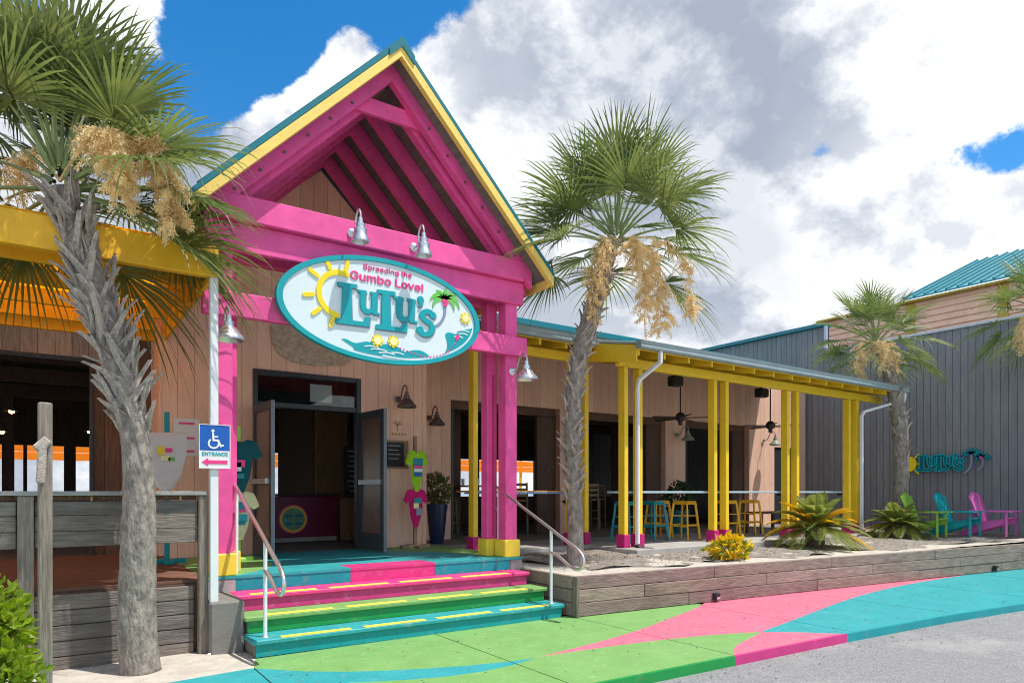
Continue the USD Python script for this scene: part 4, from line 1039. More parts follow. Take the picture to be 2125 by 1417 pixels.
dz = roofz(7.86) - 0.08
ds = part(ve, 'downspout', rtube([(8.30, 7.77, dz), (8.30, 7.77, dz - 0.17), (8.17, 8.12, dz - 0.42), (8.17, 8.16, dz - 0.55), (8.17, 8.16, 0.62)], 0.075, 0.06), WHITEM)
part(ds, 'drain_elbow', tube(spline([(8.17, 8.16, 0.66), (8.18, 8.10, 0.60), (8.25, 7.98, 0.585), (8.3, 7.9, 0.57)], 10), 0.05, 10), BLACK, smooth=40)
ds = part(ve, 'downspout', rtube([(16.42, 7.77, dz), (16.40, 7.77, dz - 0.17), (15.30, 8.12, dz - 0.48), (15.27, 8.16, dz - 0.58), (15.27, 8.16, 0.64)], 0.075, 0.06), WHITEM)
part(ds, 'drain_elbow', tube(spline([(15.27, 8.16, 0.68), (15.28, 8.10, 0.62), (15.34, 7.98, 0.60), (15.4, 7.9, 0.585)], 10), 0.05, 10), BLACK, smooth=40)
dr = thing('drink_rail', 'long narrow drink rail at chest height fixed behind the yellow veranda posts', 'drink rail', (11, 8.6, 1.5))
part(dr, 'rail_top', box(7.90, 15.4, 8.405, 8.62, 1.535, 1.57, 0.006), mat('pale_blue_top', (0.38, 0.52, 0.58), 0.4, 0.1))
part(dr, 'rail_top', box(5.50, 7.90, 9.355, 9.62, 1.552, 1.58, 0.006), mat('orange_reflection_top', (0.48, 0.24, 0.06), 0.4, 0.2))  # orange reflection on the left rail, painted in as its base colour
part(dr, 'rail_edge', box(5.50, 7.90, 9.35, 9.36, 1.525, 1.551, 0.003), mat('blue_reflection_edge', (0.10, 0.24, 0.46), 0.4, 0.1))  # blue reflection along the left rail, painted in as a coloured strip
for x in (8.2, 10.4, 12.7, 15.0):
    part(dr, 'bracket', box(x - 0.02, x + 0.02, 8.402, 8.58, 1.48, 1.533, 0.004), DARKM)

for k, (x, y) in enumerate(((11.25, 9.95), (14.45, 9.95))):
    o = thing('ceiling_fan', ['dark ceiling fan under the veranda roof, nearer one by the white downspout', 'dark ceiling fan under the veranda roof, farther one toward the grey wall'][k], 'fan', (x, y, 3.0), group='ceiling fans under the veranda')
    part(o, 'rod', tube([(x, y, 3.2), (x, y, roofz(y))], 0.014, 8), DARKM)
    part(o, 'motor', lathe([(0, 3.28), (0.05, 3.27), (0.10, 3.22), (0.115, 3.17), (0.10, 3.11), (0.05, 3.08), (0.045, 3.0), (0, 2.99)], (x, y, 0), 18), DARKM, smooth=40)
    for j in range(5):
        a_ = j * 2 * math.pi / 5 + 0.35 + k
        d_ = np.array([math.cos(a_), math.sin(a_), 0]); c_ = np.array([x, y, 3.15])
        part(o, 'blade', beam(c_ + d_ * 0.12, c_ + d_ * 0.68, 0.13, 0.014, up=(d_[1] * 0.2, -d_[0] * 0.2, 1), b=0.004), DARKM)
for k, (x, y) in enumerate(((10.7, 9.6), (13.6, 9.6))):
    o = thing('loudspeaker', ['black box loudspeaker under the veranda roof, by the nearer fan', 'black box loudspeaker under the veranda roof, by the farther fan'][k], 'loudspeaker', (x, y, 3.75), group='loudspeakers under the veranda')
    part(o, 'cabinet', box(x - 0.15, x + 0.15, y - 0.10, y + 0.10, 3.74, 3.95, 0.03), BLACK)
    part(o, 'bracket', box(x - 0.02, x + 0.02, y - 0.02, y + 0.02, 3.95, roofz(y), 0.004), DARKM)
    part(o, 'grille', box(x - 0.13, x + 0.13, y - 0.108, y - 0.101, 3.76, 3.93, 0.003), DARKM)


# ================================================================== STOOLS AND CHAIRS
def stool(label, m_, loc, rz, h=0.76, group='metal bar stools on the veranda'):
    o = thing('bar_stool', label, 'stool', loc, rz, group)
    t, b_ = 0.15, 0.215
    part(o, 'seat', cat(box(-0.165, 0.165, -0.165, 0.165, h - 0.03, h, 0.012), box(-0.155, 0.155, -0.155, 0.155, h - 0.07, h - 0.031, 0.005)), m_, local=True)
    for sx in (-1, 1):
        for sy in (-1, 1):
            part(o, 'leg', beam((sx * b_, sy * b_, 0), (sx * t, sy * t, h - 0.04), 0.045, 0.03, up=(sx, -sy, 0), b=0.006), m_, local=True)
    q = t + (b_ - t) * 0.62
    for s in (-1, 1):
        part(o, 'foot_bar', beam((-q, s * q, 0.29), (q, s * q, 0.29), 0.025, 0.03, b=0.005), m_, local=True)
        part(o, 'foot_bar', beam((s * q, -q, 0.27), (s * q, q, 0.27), 0.025, 0.03, b=0.005), m_, local=True)
    part(o, 'brace', cat(beam((-q * 0.95, -q * 0.95, 0.45), (q * 0.95, q * 0.95, 0.45), 0.012, 0.02, b=0.003), beam((-q * 0.95, q * 0.95, 0.47), (q * 0.95, -q * 0.95, 0.47), 0.012, 0.02, b=0.003)), m_, local=True)
    return o


stool('teal metal bar stool left of the white downspout post', STEELT, (8.98, 9.25, VF), 0.2)
stool('teal metal bar stool just right of the first yellow post pair', STEELT, (9.62, 9.2, VF), 0.1)
stool('yellow metal bar stool beside the right teal one, nearest the planter', STEELY, (10.35, 9.05, VF), 0.15)
stool('yellow metal bar stool half hidden behind the front yellow stool', STEELY, (10.3, 9.7, VF), -0.2)
stool('yellow metal bar stool left of the second yellow post pair', STEELY, (11.75, 9.15, VF), 0.05)
stool('yellow metal bar stool right of the second yellow post pair', STEELY, (12.75, 9.3, VF), 0.25)


def barchair(label, x, y, rz):
    o = thing('bar_chair', label, 'chair', (x, y, 0.634), rz, 'wooden bar chairs inside the bays')
    for sx in (-1, 1):
        part(o, 'leg', beam((sx * 0.20, -0.20, 0), (sx * 0.18, -0.17, 0.72), 0.035, 0.035), STOOLW, local=True)
        part(o, 'back_leg', beam((sx * 0.20, 0.22, 0), (sx * 0.19, 0.20, 1.12), 0.035, 0.035), STOOLW, local=True)
    part(o, 'seat', box(-0.21, 0.21, -0.2, 0.2, 0.72, 0.755, 0.01), STOOLW, local=True)
    for z in (0.85, 0.97, 1.08):
        part(o, 'back_slat', box(-0.18, 0.18, 0.192, 0.21, z - 0.03, z + 0.03, 0.004), STOOLW, local=True)
    for z in (0.25, 0.45):
        part(o, 'foot_bar', box(-0.19, 0.19, -0.2, -0.175, z - 0.015, z + 0.015, 0.004), STOOLW, local=True)
    return o


barchair('wooden bar chair in the first bay, left of the middle palm trunk', 8.3, 12.0, 3.3)
barchair('wooden bar chair in the second bay, right of the middle palm trunk', 10.35, 12.0, 3.0)
barchair('wooden bar chair deep in the first bay behind the handrail', 8.9, 13.4, 3.6)
bc0 = barchair('wooden bar chair at the left end of the second bay, turned to the wall', 9.95, 12.9, 2.4)
barchair('wooden bar chair pushed up to the dining table in the first bay', 7.15, 13.0, 0.4)
barchair('wooden bar chair deep in the second bay by the right folded doors', 11.6, 13.1, 5.2)
for x, y, lab in ((7.6, 12.6, 'dark dining table inside the first bay behind the portico posts'), (10.9, 12.9, 'dark dining table inside the second bay behind the stools')):
    o = thing('dining_table', lab, 'table', (x, y, 0.634))
    part(o, 'tabletop', lathe([(0, 1.70), (0.42, 1.70), (0.43, 1.685), (0.42, 1.665), (0, 1.665)], (x, y, 0), 24), CABW)
    part(o, 'pedestal', lathe([(0.0, 1.664), (0.04, 1.664), (0.04, 0.70), (0.22, 0.66), (0.24, 0.636), (0, 0.636)], (x, y, 0), 16), DARKM)
    for k in range(3):
        g_ = thing('drink_glass', f"small pale drink glass on the {'first' if x < 9 else 'second'} bay's dining table, {['nearest the street', 'at its left side', 'at its right side'][k]}", 'glass', (x + (0, -0.2, 0.2)[k], y + (-0.25, 0.05, 0.1)[k], 1.70))
        part(g_, 'cup', lathe([(0.0, 1.702), (0.03, 1.702), (0.038, 1.84), (0.034, 1.84), (0.027, 1.71), (0, 1.71)], (x + (0, -0.2, 0.2)[k], y + (-0.25, 0.05, 0.1)[k], 0), 12), PAPER, smooth=40)
        part(g_, 'drink', lathe([(0.0, 1.80), (0.0345, 1.80)], (x + (0, -0.2, 0.2)[k], y + (-0.25, 0.05, 0.1)[k], 0), 12), STEELY)
tb = thing('side_table', 'low dark wooden side table under the veranda by the sago palm', 'table', (13.6, 9.6, VF))
part(tb, 'tabletop', box(13.2, 14.3, 9.3, 9.8, 1.06, 1.10, 0.01), WOODB[0])
for x in (13.26, 14.24):
    for y in (9.36, 9.74):
        part(tb, 'leg', box(x - 0.03, x + 0.03, y - 0.03, y + 0.03, VF, 1.059, 0.004), WOODB[0])


def adirondack(label, m_, loc, rz):
    o = thing('garden_chair', label, 'chair', loc, rz, 'slatted garden chairs by the grey wall')
    L = dict(local=True)
    for s in (-1, 1):
        part(o, 'front_leg', box(s * 0.29 - 0.045, s * 0.29 + 0.045, -0.36, -0.33, 0, 0.54, 0.006), m_, **L)
        g = Polygon([(-0.36, 0.30), (-0.36, 0.40), (0.10, 0.33), (0.55, 0.06), (0.55, 0.0), (0.44, 0.0)])
        part(o, 'side_rail', place(extrude(g, 0.03), (s * 0.26 - 0.015, 0, 0), (0, 1, 0), (0, 0, 1)), m_, **L)
        ga = Polygon([(-0.46, -0.07), (-0.43, -0.08), (-0.1, -0.075), (0.36, -0.03), (0.36, 0.05), (-0.1, 0.075), (-0.43, 0.08), (-0.46, 0.06)])
        part(o, 'arm', place(extrude(ga, 0.025), (s * 0.31, 0, 0.541), (0, 1, 0), (-1, 0, 0)), m_, **L)
        part(o, 'back_post', beam((s * 0.27, 0.22, 0.22), (s * 0.27, 0.30, 0.60), 0.03, 0.06, up=(0, 1, 0)), m_, **L)
    for k in range(5):
        y = -0.35 + k * 0.105
        part(o, 'seat_slat', beam((-0.29, y, 0.405 - 0.045 * k * 0.62), (0.29, y, 0.405 - 0.045 * k * 0.62), 0.09, 0.022, up=(0, 0.25, 1), b=0.006), m_, **L)
    top = [0.90, 0.97, 1.0, 0.97, 0.90]
    bk = np.array([0, 0.36, 1.0]); bk /= np.linalg.norm(bk); nn = np.array([0, 1.0, -0.36]); nn /= np.linalg.norm(nn)
    for k in range(5):
        fan = (k - 2) * 0.022
        w0, w1 = 0.095, 0.118
        c0 = (k - 2) * 0.102; c1 = c0 + fan * 1.3
        t_ = top[k] * 0.80
        g = Polygon([(c0 - w0 / 2, 0), (c0 + w0 / 2, 0), (c1 + w1 / 2, t_ - 0.03), (c1 + w1 * 0.3, t_), (c1 - w1 * 0.3, t_), (c1 - w1 / 2, t_ - 0.03)])
        part(o, 'back_slat', place(extrude(g, 0.022), np.array([0, 0.13, 0.22]), (1, 0, 0), bk), m_, **L)
    for t_ in (0.1, 0.38):
        c_ = np.array([0, 0.13, 0.22]) + bk * t_ + nn * 0.02
        part(o, 'back_cleat', beam(c_ - [0.28, 0, 0], c_ + [0.28, 0, 0], 0.025, 0.06, up=bk, b=0.004), m_, **L)
    return o


adirondack('lime green slatted chair half hidden behind the smaller sago palm', LIMEC, (15.75, 7.05, 0.57), 0.12)
adirondack('teal slatted chair between the lime and the orchid chair', TEALC, (16.55, 6.72, 0.57), 0.06)
adirondack('orchid pink slatted chair, the one farthest right by the grey wall', PINKC, (17.3, 6.30, 0.58), 0.02)

# ================================================================== GREY BUILDING AND CORAL BUILDING
gb = thing('grey_building', 'dark grey vertical board building closing the right end of the veranda', 'building', (18.6, 8, 0.5))
RG = np.random.default_rng(5)
gshape = unary_union([sbox(-11.0, 0.3, -0.5, 5.60), sbox(-24, 0.3, -11.003, 6.36)])
part(gb, 'wall_backing', sideways(gshape, 18.80, 0.16), GRAYB)
board_wall(gb, gshape, 18.64, 0.17, GRAY, RG, thick=0.03, gap=0.010, maker=lambda s, x, t: sideways(s, x, t))
part(gb, 'parapet_cap', box(18.57, 18.84, 0.5, 10.99, 5.602, 5.67, 0.006), mat('pale_flashing', (0.50, 0.55, 0.60), 0.4, 0.08))
part(gb, 'eave_trim', box(18.50, 18.9, 11.0, 24, 6.362, 6.47, 0.01), TEALROOF)
part(gb, 'corner_trim', box(18.55, 18.63, 10.94, 11.02, 5.675, 6.36, 0.004), mat('pale_lavender_trim', (0.50, 0.50, 0.60), 0.5))
part(gb, 'roof', box(18.9, 21.8, 0.5, 24, 5.3, 5.4, 0.01), GRAYB)
cbg = thing('coral_building', 'coral lap sided building with ribbed teal roof rising behind the grey wall', 'building', (24, 6, 0))
for k in range(16):
    z = 4.4 + k * 0.19
    part(cbg, 'siding_board', beam((21.97, -4, z + 0.095), (21.97, 13.2, z + 0.095), 0.035, 0.20, up=(0.22, 0, 1), b=0.003), CORAL)
part(cbg, 'wall', box(22.01, 30, -4, 13.2, 0, 7.4, 0.01), CORAL)
for y in (10.2, 7.75, 4.9, 2.0):
    part(cbg, 'trim_post', box(21.92, 21.97, y - 0.13, y + 0.13, 4.4, 7.34, 0.004), mat('mustard_trim', (0.50, 0.36, 0.05), 0.5))
part(cbg, 'eave_trim', box(21.75, 22.0, -4, 13.2, 7.36, 7.42, 0.005), mat('mustard_trim', (0.50, 0.36, 0.05), 0.5))
rz0, rx0, rx1, rs = 7.43, 21.7, 27.0, 0.42
rf = part(cbg, 'roof', place(extrude(Polygon([(rx0, rz0), (rx1, rz0 + (rx1 - rx0) * rs), (rx1, rz0 + (rx1 - rx0) * rs + 0.05), (rx0, rz0 + 0.05)]), 14.3), (0, 10.3, 0), (1, 0, 0), (0, 0, 1)), mat('light_teal_metal', (0.05, 0.27, 0.33), 0.4, 0.1))
for y in np.arange(-3.8, 10.3, 0.30):
    part(rf, 'roof_seam', beam((rx0, y, rz0 + 0.075), (rx1, y, rz0 + 0.075 + (rx1 - rx0) * rs), 0.05, 0.055, b=0.005), TEALROOF)

# wall sign on the grey building
wsn = thing('wall_sign', 'teal outlined letters with sun and twin palms mounted on the grey wall', 'sign', (18.57, 7.7, 2.0))


def onwall(name, g, m_, d=0.03, off=0.0):
    part(wsn, name, sideways(g, 18.60 - 0.015 - off, d), m_)


for nm, g in word(0.84):
    g = affinity.translate(g, -7.92, 2.33)
    onwall(nm, g, mat('sign_letter_teal', (0.003, 0.14, 0.19), 0.4), 0.05)
    onwall('letter_outline', g.buffer(0.018).difference(g.buffer(-0.012)), SIGNT, 0.02, 0.05)
for cx, cz, s in ((-7.22, 2.48, 0.26), (-6.98, 2.40, 0.19)):
    lv, tk = palm_logo(cx, cz, s)
    onwall('palm_trunk', tk, SIGNGR, 0.05)
    for g in lv:
        onwall('palm_leaf', g, SIGNTD, 0.06)
onwall('palm_fruit', Point(-7.0, 2.38).buffer(0.035), SIGNP, 0.07)
onwall('sun_disc', Point(-8.68, 2.28).buffer(0.20), SIGNY, 0.03)
for a_ in range(0, 360, 45):
    c_, s_ = math.cos(math.radians(a_)), math.sin(math.radians(a_))
    onwall('sun_ray', LineString([(-8.68 + c_ * 0.24, 2.28 + s_ * 0.24), (-8.68 + c_ * 0.34, 2.28 + s_ * 0.34)]).buffer(0.025), SIGNY, 0.03)

# ================================================================== LEFT CANOPY, DECK, RAILING
ca = thing('patio_canopy', 'orange yellow flat canopy with glowing translucent sheets over the left deck', 'canopy', (-1.5, 7.0, 0))
part(ca, 'front_beam', box(-5, 1.36, 6.99, 7.09, 3.63, 3.92, 0.01), ORY)
part(ca, 'side_board', box(1.28, 1.32, 7.10, 10.38, 3.60, 3.93, 0.006), ORY)
for y in np.arange(7.5, 10.4, 0.48):
    part(ca, 'side_batten', box(1.245, 1.279, y, y + 0.05, 3.605, 3.925, 0.004), ORY)
for k, y in enumerate((7.85, 8.7, 9.55, 10.3)):
    part(ca, 'purlin', box(-5, 1.27, y - 0.03, y + 0.03, 3.74, 3.92, 0.006), ORY)
for x in np.arange(-4.6, 1.0, 1.25):
    part(ca, 'rafter', box(x - 0.03, x + 0.03, 7.10, 10.38, 3.845, 3.94, 0.006), ORY)
for k in range(6):
    x0 = -5 + k * 1.06
    part(ca, 'roof_sheet', box(x0, x0 + 1.052, 7.05, 10.5, 3.945 + 0.004 * (k % 2), 3.952 + 0.004 * (k % 2), 0.001), ORPANEL)
part(ca, 'back_plate', box(-5, 1.27, 10.39, 10.45, 3.62, 3.92, 0.006), ORY)

pole = thing('sign_pole', 'white square metal pole holding the canopy corner and the wheelchair sign', 'pole', (1.32, 7.03, 0))
part(pole, 'shaft', box(1.283, 1.357, 6.995, 7.07, -0.05, 3.628, 0.006), WHITEM)
part(pole, 'foot_plate', box(1.25, 1.39, 6.96, 7.10, -0.02, 0.012, 0.003), METAL)
ac = thing('accessibility_sign', 'blue wheelchair symbol sign with pink left arrow on the white pole', 'sign', (1.32, 6.97, 1.78))
xs0, xs1 = 1.185, 1.455
part(ac, 'blue_panel', box(xs0, xs1, 6.972, 6.978, 1.955, 2.20, 0.001), BLUE)
part(ac, 'white_panel', box(xs0, xs1, 6.972, 6.978, 1.79, 1.953, 0.001), PAPER)
part(ac, 'edge', front(sbox(xs0 - 0.006, 1.784, xs1 + 0.006, 2.206).difference(sbox(xs0, 1.79, xs1, 2.2)), 6.98, 0.012), PAPER)
cx, cz = 1.315, 2.07
wheel = LineString(arc(cx - 0.005, cz - 0.045, 0.045, 135, 395, 20)).buffer(0.008)
body = unary_union([Point(cx - 0.012, cz + 0.075).buffer(0.014), LineString([(cx - 0.012, cz + 0.05), (cx - 0.008, cz - 0.015), (cx + 0.035, cz - 0.015), (cx + 0.058, cz - 0.07), (cx + 0.078, cz - 0.062)]).buffer(0.009), LineString([(cx - 0.01, cz + 0.02), (cx + 0.028, cz + 0.02)]).buffer(0.007)])
part(ac, 'wheelchair_symbol', front(unary_union([wheel, body]), 6.9715, 0.003), PAPER)
tm = meshkit.text_mesh('ENTRANCE', 0.034, 0.003, True)
tw = tm.bounds[1][0]; tm.apply_scale([0.235 / tw, 1, 1])
for gm in tm.split(only_watertight=False):
    part(ac, 'letter', place(gm, (xs0 + 0.018, 6.9715, 1.907), (1, 0, 0), (0, 0, 1)), SIGNT)
part(ac, 'arrow', front(Polygon([(xs0 + 0.02, 1.845), (xs0 + 0.075, 1.885), (xs0 + 0.075, 1.863), (xs1 - 0.02, 1.863), (xs1 - 0.02, 1.827), (xs0 + 0.075, 1.827), (xs0 + 0.075, 1.805)]), 6.9715, 0.003), SIGNP)

dk = thing('deck', 'raised wooden deck with grey plank skirting at the left', 'deck', (-2, 8, 0))
for k in range(24):
    y = 7.22 + k * 0.148
    part(dk, 'deck_board', box(-6, 1.29, y, y + 0.142, 0.665, 0.70, 0.004), DECK[k % 2])
z = -0.03
for k in range(5):
    hgt = 0.137
    for x0, x1 in ((-6, -2.9), (-2.89, -0.55 + 0.2 * (k % 2)), (-0.54 + 0.2 * (k % 2), 1.17)):
        part(dk, 'skirt_plank', box(x0, x1 - 0.004, 7.16 + R.uniform(-0.004, 0.004), 7.20, z, z + hgt - 0.007, 0.006), WOODG[R.integers(3)])
    z += hgt
part(dk, 'rim_joist', box(-6, 1.28, 7.201, 7.219, 0.0, 0.664, 0.003), WOODB[2])
dr_ = thing('deck_railing', 'grey weathered plank railing in front of the left deck', 'railing', (-2, 7.2, 0.0))
for x, w in ((1.235, 0.085), (-0.16, 0.115), (-1.8, 0.1)):
    part(dr_, 'post', box(x - w / 2, x + w / 2, 7.055, 7.153, -0.04, 1.525, 0.008), WOODV[R.integers(2)])
part(dr_, 'top_rail', box(-6, 1.27, 7.04, 7.19, 1.527, 1.565, 0.006), mat('pale_rail_cap', (0.30, 0.30, 0.29), 0.7, 0.25, 5, (0.7, 7, 7), 0.4, 14))
for z0, z1 in ((1.355, 1.475), (1.215, 1.35), (1.075, 1.21)):
    for x0, x1 in ((-6, -1.86), (-1.74, -0.225), (-0.098, 1.188)):
        part(dr_, 'rail_board', box(x0, x1, 7.10 + R.uniform(-0.004, 0.004), 7.14, z0, z1, 0.006), WOODG[R.integers(3)])
part(dr_, 'rail_board', box(-6, 1.188, 7.142, 7.175, 1.48, 1.526, 0.005), WOODB[1])
for k in range(4):
    part(dr_, 'fixing', box(-0.05 + k * 0.36, -0.035 + k * 0.36, 7.092, 7.0995, 1.478, 1.52, 0.001), GOLD)

lp = thing('mooring_post', 'tall weathered square post at the far left with a broken stub', 'post', (-0.02, 6.0, 0))
part(lp, 'shaft', box(-0.065, 0.025, 5.955, 6.045, -0.06, 2.21, 0.012), WOODV[0])
part(lp, 'stub', cat(beam((-0.075, 5.94, 1.86), (0.0, 5.945, 1.94), 0.05, 0.07, b=0.02), beam((-0.05, 5.935, 1.62), (-0.035, 5.94, 1.90), 0.055, 0.05, up=(0, 1, 0), b=0.015)), BOOT)

# pendant lamps and orange awnings beyond the building
for k, (x, y, z, lab) in enumerate(((-0.45, 12.4, 2.75, 'small lit pendant lamp in the left opening, upper one behind the post'), (-0.60, 13.2, 2.50, 'small lit pendant lamp in the left opening, lower one at the picture edge'), (0.60, 14.0, 2.62, 'small lit pendant lamp deep in the left opening near its right jamb'), (12.9, 15.5, 2.72, 'small lit pendant lamp inside the second veranda bay'))):
    o = thing('pendant_lamp', lab, 'lamp', (x, y, z), group='lit pendant lamps inside')
    part(o, 'cord', tube([(x, y, z + 0.12), (x, y, 3.94)], 0.005, 5), BLACK)
    part(o, 'shade', lathe([(0.015, z + 0.13), (0.03, z + 0.11), (0.09, z), (0.085, z), (0.025, z + 0.10)], (x, y, 0), 16), DARKM, smooth=40)
    part(o, 'bulb', trimesh.creation.icosphere(1, 0.04).apply_translation((x, y, z + 0.0)), BULB, smooth=True)
aw = thing('water_side_awning', 'orange slatted awning seen through the building on the water side', 'awning', (6, 30, 0))
for x0, x1 in ((-7, 3.0), (5.5, 10.5), (15.0, 26.0)):
    for k in range(2):
        z = 2.62 + k * 0.30 + (0.10 if x0 < 0 else 0)
        part(aw, 'slat', box(x0, x1, 30.0 + 0.02 * k, 30.03 + 0.02 * k, z, z + 0.285, 0.004), ORANGE)
    for x in np.arange(x0, x1 + 0.1, 2.1):
        part(aw, 'post', box(x - 0.06, x + 0.06, 30.1, 30.22, -0.14, 3.45, 0.01), ORY)

# ================================================================== POTS AND PLANTS
def planter(label, plabel, x, y, z, r, h, m_, leaf_m, lr, n, size, seed, prof=None):
    rg = np.random.default_rng(seed)
    o = thing('planter', label, 'planter', (x, y, z))
    p = prof or [(0, 0), (r * 0.62, 0), (r * 0.64, 0.03), (r * 0.80, h * 0.4), (r * 0.95, h * 0.85), (r, h * 0.93), (r * 1.02, h), (r * 0.93, h), (r * 0.90, h * 0.93)]
    part(o, 'pot', lathe([(a_, z + b_) for a_, b_ in p], (x, y, 0), 28), m_, smooth=40)
    part(o, 'soil', lathe([(0, z + h * 0.94), (r * 0.9, z + h * 0.93)], (x, y, 0), 20), SOIL)
    q = thing('potted_shrub', plabel, 'plant', (x, y, z + h * 0.93))
    part(q, 'foliage', blob_leaves(rg, (x, y, z + h + lr[2] * 0.85), lr, n, size), leaf_m)
    part(q, 'stems', cat([tube([(x, y, z + h * 0.9), (x + rg.uniform(-1, 1) * lr[0] * 0.6, y + rg.uniform(-1, 1) * lr[1] * 0.6, z + h + lr[2] * 1.2)], 0.008, 5) for _ in range(5)]), WOODB[0])


planter('tall navy glazed planter at the salmon wall corner', 'olive leaved bush growing in the tall navy planter', 5.75, 10.75, VF, 0.19, 0.72, NAVY, POTLEAF, (0.24, 0.22, 0.30), 420, 0.10, 1)
planter('teal glazed planter behind the first yellow post right of the palm', 'dark bush in the teal planter behind the middle palm', 8.75, 10.4, VF, 0.22, 0.50, TEALG, DARKLEAF, (0.22, 0.22, 0.26), 260, 0.11, 2)
planter('teal glazed planter between the yellow stools on the veranda', 'dark leafy bush in the teal planter between the yellow stools', 11.75, 10.45, VF, 0.25, 0.52, TEALG, DARKLEAF, (0.30, 0.30, 0.33), 380, 0.12, 3)


def sago(label, x, y, z, R_, th, tr, nf, seed, yellow=0.3, lift=0.0):
    rg = np.random.default_rng(seed)
    o = thing('sago_palm', label, 'sago palm', (x, y, z))
    rings = []
    for k in range(9):
        t_ = k / 8
        rings.append((tr * (0.95 - 0.1 * abs(t_ - 0.5) + (0.10 if k % 2 else 0)), z - 0.05 + t_ * (th + 0.05)))
    part(o, 'trunk', lathe([(0.0, z - 0.05)] + rings + [(0, z + th + 0.03)], (x, y, 0), 14), SAGOT)
    for k in range(nf):
        a_ = k * 2.39996 + rg.uniform(-0.2, 0.2)
        t_ = k / nf
        el = math.radians(-8 + 78 * t_ ** 1.1 + rg.uniform(-6, 6) + lift)
        L_ = R_ * rg.uniform(0.82, 1.08) * (1.0 - 0.15 * t_)
        s_ = np.linspace(0, 1, 12)
        drop = 0.42 * L_ * s_ ** 2.2 * math.cos(el)
        rr = L_ * s_ * math.cos(el); zz = L_ * s_ * math.sin(el) - drop
        base = np.array([x, y, z + th])
        pts = base + np.c_[rr * math.cos(a_), rr * math.sin(a_), zz]
        ms = [tube(pts, np.linspace(0.010, 0.003, 12), 4, False)]
        tan = np.gradient(pts, axis=0); tan /= np.linalg.norm(tan, axis=1, keepdims=True)
        side0 = np.array([-math.sin(a_), math.cos(a_), 0])
        V, F = [], []
        for u in np.linspace(0.10, 0.99, 44):
            i = min(int(u * 11), 10); f = u * 11 - i
            c_ = pts[i] * (1 - f) + pts[i + 1] * f; tg = tan[i]
            up = np.cross(side0, tg); up *= np.sign(up[2] + 1e-9)
            ll = 0.21 * R_ * math.sin(min(1, 0.12 + u * 0.95) * math.pi) ** 0.6 + 0.03
            for sd in (-1, 1):
                dv = tg * 0.62 + side0 * sd * 0.85 + up * 0.28; dv /= np.linalg.norm(dv)
                w = np.cross(dv, up); w = w / np.linalg.norm(w) * 0.0075 + tg * 0.002
                e = c_ + dv * ll * rg.uniform(0.85, 1.05) - [0, 0, 0.1 * ll]
                m_ = c_ + dv * ll * 0.5 + up * 0.01
                n = len(V); V += [c_ - w, c_ + w, m_ + w * 0.9, m_ - w * 0.9, e]; F += [[n, n + 1, n + 2], [n, n + 2, n + 3], [n + 3, n + 2, n + 4]]
        ms.append(trimesh.Trimesh(np.array(V), np.array(F), process=False))
        part(o, 'frond', cat(ms), SAGOY if (rg.random() < yellow and 0.12 < t_ < 0.75) else SAGO)


sago('large sago palm with yellowing centre fronds on a stump, in front of the yellow posts', 11.75, 7.15, 0.52, 1.02, 0.36, 0.17, 60, 4, 0.42)
sago('smaller green sago palm beside the lime slatted chair', 15.15, 7.30, 0.54, 0.84, 0.30, 0.26, 40, 9, 0.08, -6)
cr = thing('croton_plant', 'low bushy croton with yellow leaves at the edge of the raised bed', 'plant', (8.85, 6.82, 0.52))
rg = np.random.default_rng(8)
part(cr, 'yellow_leaves', blob_leaves(rg, (8.85, 6.82, 0.68), (0.34, 0.28, 0.17), 300, 0.11), CROTON)
part(cr, 'green_leaves', blob_leaves(rg, (8.85, 6.82, 0.64), (0.36, 0.30, 0.14), 220, 0.10), CROTONG)
part(cr, 'stems', cat([tube([(8.85, 6.82, 0.5), (8.85 + rg.uniform(-0.2, 0.2), 6.82 + rg.uniform(-0.2, 0.2), 0.72)], 0.007, 5) for _ in range(6)]), WOODB[0])
rg = np.random.default_rng(3)
sh = thing('shrub', 'bright yellow green bush in the lower left corner beside the tall post', 'shrub', (-0.33, 5.1, -0.02))
fo = [blob_leaves(rg, c_, r_, n_, 0.065) for c_, r_, n_ in (((-0.40, 5.15, 0.45), (0.30, 0.34, 0.50), 1500), ((-0.33, 5.0, 0.80), (0.20, 0.24, 0.26), 900), ((-0.22, 4.85, 0.35), (0.20, 0.22, 0.36), 900), ((-0.55, 5.3, 0.85), (0.25, 0.25, 0.30), 700), ((-0.22, 5.15, 0.68), (0.13, 0.13, 0.16), 300))]
part(sh, 'foliage', cat(fo), SHRUB)
part(sh, 'stems', cat([tube([(-0.35, 5.1, -0.05), (-0.35 + rg.uniform(-0.3, 0.2), 5.1 + rg.uniform(-0.3, 0.3), rg.uniform(0.5, 1.0))], 0.009, 5) for _ in range(9)]), WOODB[1])


